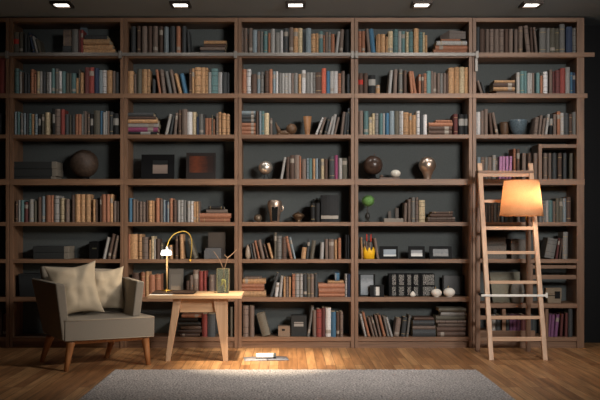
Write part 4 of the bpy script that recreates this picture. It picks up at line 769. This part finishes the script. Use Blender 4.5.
STEM = plain('lamp_stem', srgb(150, 126, 90), .5, .0)
obj('stem', MB().tube([(lx, ly, zl+.008), (lx, ly, zh-.02)], .0075, STEM, 16), t)
LAMPW = plain('lamp_head_glow', (1, .97, .93, 1), .4, emit=2.2, ecol=(1, .97, .95, 1))
k = M_(1, -.6); hd = obj('lamp_head', MB().lathe((X(166.3, -.6), ly, zh-k*2.7), [(k*4.6, 0), (k*5.6, k*.4), (k*5.5, k*2), (k*4.6, k*4.6), (k*4.2, k*5.2), (k*1.2, k*5.4)], LAMPW, 36), t)
obj('collar', MB().lathe((X(167, -.6), ly, zh+k*2.6), [(k*1.2, 0), (k*1, k*2.5), (k*.5, k*4)], STEEL, 20), t)
cp = [(167.2, 246.6), (168.6, 241.5), (171.5, 236.8), (175.5, 233.4), (180, 231.8), (184.5, 231.4), (188, 233), (190.6, 236.6), (191.8, 242), (191.6, 249), (191, 255), (190.4, 259.2)]
pts = []
for i, (px, py) in enumerate(cp): Y = -.6+.575*(i/(len(cp)-1))**1.3; pts.append(P(px, py, Y))
def smoothpts(p, m=4):
    out = []
    for i in range(len(p)-1):
        a, b, c, d = p[max(i-1, 0)], p[i], p[i+1], p[min(i+2, len(p)-1)]
        for k in range(m):
            s = k/m; out.append(.5*((2*b)+(-a+c)*s+(2*a-5*b+4*c-d)*s*s+(-a+3*b-3*c+d)*s**3))
    return out+[p[-1]]
obj('arching_cord', MB().tube(smoothpts(pts), .0042, BRASSP, 10), t)
e = pts[-1]; obj('shelf_clip', MB().box(e.x-.008, e.x+.008, e.y-.006, -.001, e.z-.02, e.z+.002, BRASS), t)
# glass vase with twigs
GLASS = plain('vase_glass', (.66, .72, .62, 1), .04, trans=.93, ior=1.12)
gx0, gx1, gy0, gy1 = X(217.2, -.62), X(229.4, -.62), -.66, -.565; gz1 = Z(268.3, -.62); w = .004
t = thing('glass_vase', ((gx0+gx1)/2, (gy0+gy1)/2, zt), 'square clear glass vase standing on the right of the table', 'vase')
mb = MB(); mb.box(gx0, gx1, gy0, gy1, zt, zt+.01, GLASS)
mb.box(gx0, gx1, gy0, gy0+w, zt+.0101, gz1, GLASS); mb.box(gx0, gx1, gy1-w, gy1, zt+.0101, gz1, GLASS); mb.box(gx0, gx0+w, gy0+w+.0001, gy1-w-.0001, zt+.0101, gz1, GLASS); mb.box(gx1-w, gx1, gy0+w+.0001, gy1-w-.0001, zt+.0101, gz1, GLASS)
obj('glass_body', mb, t)
GE = plain('gilt_edge', srgb(168, 152, 104), .4, .3); mb = MB()
for xx in (gx0, gx1-.003): mb.box(xx, xx+.003, gy0-.0015, gy0-.0001, zt, gz1, GE)
mb.box(gx0, gx1, gy0-.0015, gy0-.0001, gz1-.003, gz1, GE)
obj('gilt_edging', mb, t)
YF = plain('yellow_ribbon', srgb(206, 188, 70), .5); cx = (gx0+gx1)/2; cy = (gy0+gy1)/2
tag(obj('yellow_sprig', MB().tube([(cx-.022, cy, zt+.0105+.05), (cx-.012, cy, zt+.08), (cx-.004, cy, zt+.115), (cx+.006, cy, zt+.11), (cx+.014, cy, zt+.07), (cx+.018, cy, zt+.0105)], [.004, .008, .011, .011, .009, .008], YF, 10)), 'bent yellow sprig inside the glass vase', 'sprig')
TWIG = plain('dry_twig', srgb(150, 118, 92), .8, nscale=60, namt=.2)
tag(obj('twig', MB().tube([(cx+.012, cy-.01, zt+.012), (cx+.004, cy-.01, gz1-.01), P(219.5, 260, -.615), P(216.6, 255.5, -.6), P(213.4, 251, -.59)], [.0025, .0028, .0026, .0022, .0014], TWIG, 8)), 'dry twig leaning left out of the glass vase', 'twig', 'twigs in the glass vase')
mb = MB(); mb.tube([(cx-.012, cy+.015, zt+.012), (cx+.006, cy+.015, gz1-.01), P(226.4, 262, -.6), P(227.6, 258, -.6), P(231.2, 255, -.58), P(237, 249.5, -.57)], [.0025, .003, .003, .005, .0035, .0016], TWIG, 8)
mb.tube([P(227.6, 258, -.6), P(226, 256.4, -.6), P(224.4, 254.6, -.6)], [.004, .003, .0015], TWIG, 8)
tag(obj('twig', mb), 'forked dry twig leaning right out of the glass vase', 'twig', 'twigs in the glass vase')
# magazine and rolled paper on the floor
fy = 951/(359.0-HY)-D; fx = lambda px: X(px, fy)
t = thing('open_magazine', (fx(266), fy, 0), 'open grey magazine lying face up on the floor by the bookcase', 'magazine')
MG = plain('magazine_page', srgb(150, 146, 150), .45, nscale=30, namt=.35); MG2 = plain('magazine_page_dark', srgb(96, 96, 104), .4, nscale=25, namt=.4)
def page(x0, x1, ang, mat, h=.005):
    T = Matrix.Translation((fx(266), fy, 0)) @ Matrix.Rotation(ang, 4, 'Z'); n = 10; vs = []; fs = []
    for i in range(n+1):
        s = i/n; x = x0+(x1-x0)*s; z = .003+h*math.sin(PI*s)*.6+(.006*(1-s))
        for y in (-.10, .10): vs += [(x, y, .0006), (x, y, z)]
    for i in range(n):
        a = i*4; fs += [(a+1, a+3, a+7, a+5), (a, a+4, a+6, a+2), (a, a+1, a+5, a+4), (a+2, a+6, a+7, a+3)]
    fs += [(0, 2, 3, 1), (n*4, n*4+1, n*4+3, n*4+2)]
    return MB().add(vs, fs, mat, T, True)
obj('left_page', page(-.001, -.19, .12, MG), t); obj('right_page', page(.001, .19, .12, MG2), t)
z0 = .0122
t = thing('folded_booklet', (fx(265.5), fy, z0), 'folded white booklet lying across the open grey magazine', 'booklet')
xa_, xb_ = fx(256.2), fx(273.4); mb = MB(); vs = []
prf = [(-.035, 0), (-.05, .012), (-.045, .028), (-.025, .038), (.02, .036), (.04, .02), (.04, .004)]
n = len(prf); mb.add([(xa_, fy+y, z0+z) for y, z in prf]+[(xb_, fy+y+.01, z0+z) for y, z in prf], [(i, (i+1) % n, n+(i+1) % n, n+i) for i in range(n)]+[tuple(range(n)), tuple(range(n, 2*n))], PAPER, smooth=False)
obj('pages', mb, t); mb = MB(); mb.add([(xb_+.0005, fy+y*1.04+.01, z0+z*1.03) for y, z in prf]+[(xb_+.022, fy+y*1.04+.012, z0+z*.95) for y, z in prf], [(i, (i+1) % n, n+(i+1) % n, n+i) for i in range(n)]+[tuple(range(n)), tuple(range(n, 2*n))], BM['D']); obj('dark_cover_edge', mb, t)

# ------------------------------------------------------------------ ladder
LX0, LX1 = 1.728, 2.187; zft, ztp = 7.09-D, 7.52-D; LT = Z(163.3, ztp)
t = thing('step_ladder', ((LX0+LX1)/2, -.5, 0), 'tall wooden A-frame library ladder standing before the right bay', 'ladder')
hw = .020
def lad(z): return zft+(ztp-zft)*z/LT
for x in (LX0, LX1):
    mb = MB(); mb.hexa([(x-hw, zft-.018, 0), (x+hw, zft-.018, 0), (x+hw, zft+.018, 0), (x-hw, zft+.018, 0), (x-hw, ztp-.018, LT), (x+hw, ztp-.018, LT), (x+hw, ztp+.018, LT), (x-hw, ztp+.018, LT)], LADV); obj('front_rail', mb, t, bevel=.003)
ry = 7.585-D
for x in (LX0, LX1):
    mb = MB(); mb.box(x-hw, x+hw, ry-.014, ry+.014, 0, LT-.06, WOODV); obj('rear_leg', mb, t, bevel=.003)
def zlad(py):      # height on the leaning front where the photo shows row py
    z = 1.
    for _ in range(20): z = H-(py-HY)*(D+lad(z))/F
    return z
for py, hh in ((201.2, 1.45), (228.2, 1.7), (252.6, 1.5), (282.3, 1.5), (317.5, 1.5), (339, 1.9)):
    z = zlad(py); y = lad(z); k = M_(hh, y); obj('rung', MB().box(LX0+hw, LX1-hw, y-.012, y+.022, z-k, z+k, LADH), t, bevel=.002)
z = zlad(171.8); y = lad(z); obj('top_step', MB().box(LX0-hw, LX1+hw, y-.030, y+.085, z-.013, z+.010, WOODH), t, bevel=.002)
obj('top_step_board', MB().box(LX0+hw, LX1-hw, y-.014, y-.002, z-.045, z-.0135, LADH), t, bevel=.002)
for py in (317.5, 339.5): z = Z(py, ry); obj('rear_rung', MB().box(LX0+hw, LX1-hw, ry-.01, ry+.01, z-.018, z+.018, WOODH), t, bevel=.002)
z = zlad(295.2); y = lad(z)-.034
mb = MB(); mb.box(X(481.2, y), X(547, y), y-.010, y+.010, z-.010, z+.010, STEEL); mb.box(X(545.4, y), X(547.4, y), y-.013, y+.013, z-.019, z+.024, STEEL)
b_ = obj('handrail_bar', mb, t, bevel=.003, seg=3); b_['label'] = 'pale polished metal bar across the ladder'
obj('bar_hook', MB().box(X(479.2, y+.05), X(481.8, y+.05), y, y+.09, z-.004, z+.018, BLACK), t)

# ------------------------------------------------------------------ lamp clamped to the ladder
sy = 7.2-D; sx = X(521.4, sy); R0, R1 = M_(21.4, sy), M_(17.1, sy); zb, zt2 = Z(215.8, sy), Z(180.6, sy)
m, nt, bb = newmat('linen_lampshade'); L = nt.links.new
nt.nodes.remove(bb); out = nt.nodes['Material Output']
tr = nt.nodes.new('ShaderNodeBsdfTranslucent'); df = nt.nodes.new('ShaderNodeBsdfDiffuse'); mx = nt.nodes.new('ShaderNodeMixShader'); mx.inputs[0].default_value = .68
tc = nt.nodes.new('ShaderNodeTexCoord'); n = nt.nodes.new('ShaderNodeTexNoise'); n.inputs['Scale'].default_value = 160; n.inputs['Detail'].default_value = 3; L(tc.outputs['Object'], n.inputs['Vector'])
cr = nt.nodes.new('ShaderNodeValToRGB'); cr.color_ramp.elements[0].position = .35; cr.color_ramp.elements[1].position = .65; cr.color_ramp.elements[0].color = srgb(236, 196, 154); cr.color_ramp.elements[1].color = srgb(246, 214, 178)
L(n.outputs['Fac'], cr.inputs[0]); L(cr.outputs[0], tr.inputs[0]); L(cr.outputs[0], df.inputs[0]); L(df.outputs[0], mx.inputs[1]); L(tr.outputs[0], mx.inputs[2]); L(mx.outputs[0], out.inputs[0]); SHADE = m
t = thing('clamp_lamp', (sx, sy, zb), 'lit lamp with a tapered orange linen shade clamped to the ladder', 'lamp')
n = 56; vs = []; fs = []
for (r, z) in ((R0, zb), (R1, zt2), (R1-.002, zt2), (R0-.002, zb)):
    for i in range(n): a = 2*PI*i/n; vs.append((sx+r*math.cos(a), sy+r*math.sin(a), z))
for l in range(4):
    for i in range(n): fs.append((l*n+i, l*n+(i+1) % n, ((l+1) % 4)*n+(i+1) % n, ((l+1) % 4)*n+i))
obj('lamp_shade', MB().add(vs, fs, SHADE, smooth=True), t)
RIMM = plain('shade_rim', srgb(206, 136, 82), .6)
for (r, z) in ((R0, zb), (R1, zt2)): obj('shade_rim', MB().tube([(sx+r*math.cos(2*PI*i/n), sy+r*math.sin(2*PI*i/n), z) for i in range(n+1)], .003, RIMM, 6), t)
BULB = plain('bulb_glow', (1, .78, .5, 1), .5, emit=6, ecol=(1, .72, .42, 1))
bz = (zb+zt2)/2
obj('bulb', MB().lathe((sx+.03, sy, bz-.02), ball(12, .028, 1.1, .03), BULB, 20), t)
obj('socket', MB().lathe((sx+.03, sy, bz-.075), [(.012, 0), (.018, .005), (.018, .06)], BRASS, 16), t)
z = bz-.06; yl = lad(z)
obj('clamp_arm', MB().tube([(sx+.03, sy, z-.01), (sx+.03, sy+.06, z-.012), (LX1-.01, yl-.03, z-.012), (LX1, yl-.019, z-.012)], .006, BRASS, 10), t)
obj('clamp', MB().box(LX1-.027, LX1+.027, yl-.032, yl-.0195, z-.035, z+.02, BLACK), t, bevel=.002)
obj('pull_chain', MB().tube([(X(525.6, sy), sy-.02, bz-.07), (X(525.6, sy), sy-.02, Z(220.5, sy))], .0028, BRASSP, 8), t)

# ------------------------------------------------------------------ lights
def lamp(kind, name, loc, energy, col, size=.1, target=None, **kw):
    l = bpy.data.lights.new(name, kind); l.energy = energy; l.color = col
    o = bpy.data.objects.new(name, l); C.objects.link(o); o.location = loc
    if kind == 'AREA': l.size = size
    else: l.shadow_soft_size = size
    if target is not None: o.rotation_euler = (Vector(target)-Vector(loc)).to_track_quat('-Z', 'Y').to_euler()
    for k, v in kw.items(): setattr(l, k, v)
    return o
for x, e in zip(DLX, (5, 9, 15, 18, 12)):
    lamp('SPOT', 'downlight_beam', (x, -.45, CZ-.03), e*1.6, (1, .96, .92), .05, (x, -.40, 0), spot_size=2.1, spot_blend=1.0)
lamp('SPOT', 'ceiling_spot_key', (2.6, -6.4, 2.85), 1450, (1, .965, .92), .6, (.9, 0, 1.7), spot_size=1.0, spot_blend=1.0)
lamp('SPOT', 'added_front_fill', (2.95, -3.9, 2.9), 520, (1, .93, .85), .25, (-.6, -.7, .45), spot_size=.8, spot_blend=1.0)  # added fill to lift the armchair and low middle area, no fixture there
lamp('SPOT', 'ceiling_spot_warm', (-.2, -1.4, 3.0), 950, (1, .83, .6), .06, (-.2, -.78, 0), spot_size=.58, spot_blend=1.0)
lamp('POINT', 'desk_lamp_light', (X(166.3, -.6), -.76, Z(258, -.6)), 4.5, (1, .8, .55), .04)
lamp('POINT', 'shade_bulb_light', (sx+.08, sy-.0, bz+.02), 7.5, (1, .84, .68), .06)
w = bpy.data.worlds.new('world'); bpy.context.scene.world = w; w.use_nodes = True
nt = w.node_tree; L = nt.links.new; tc = nt.nodes.new('ShaderNodeTexCoord'); sp = nt.nodes.new('ShaderNodeSeparateXYZ'); mr = nt.nodes.new('ShaderNodeMapRange')
L(tc.outputs['Generated'], sp.inputs[0]); L(sp.outputs[0], mr.inputs['Value']); mr.inputs['From Min'].default_value = -.08; mr.inputs['From Max'].default_value = .4
mr.inputs['To Min'].default_value = .015; mr.inputs['To Max'].default_value = .10
nt.nodes['Background'].inputs[0].default_value = (.92, .97, 1, 1); L(mr.outputs[0], nt.nodes['Background'].inputs[1])

# ------------------------------------------------------------------ camera
cd = bpy.data.cameras.new('camera'); cam = bpy.data.objects.new('camera', cd); C.objects.link(cam)
cam.location = (0, -D, H); cam.rotation_euler = (PI/2, 0, 0)
cd.sensor_width = 36; cd.lens = 36*F/600; cd.shift_x = (300-VX)/600; cd.shift_y = (HY-200)/600; cd.clip_start = .05
sc = bpy.context.scene; sc.camera = cam
sc.view_settings.view_transform = 'Standard'; sc.view_settings.look = 'None'; sc.view_settings.exposure = 0; sc.view_settings.gamma = 1
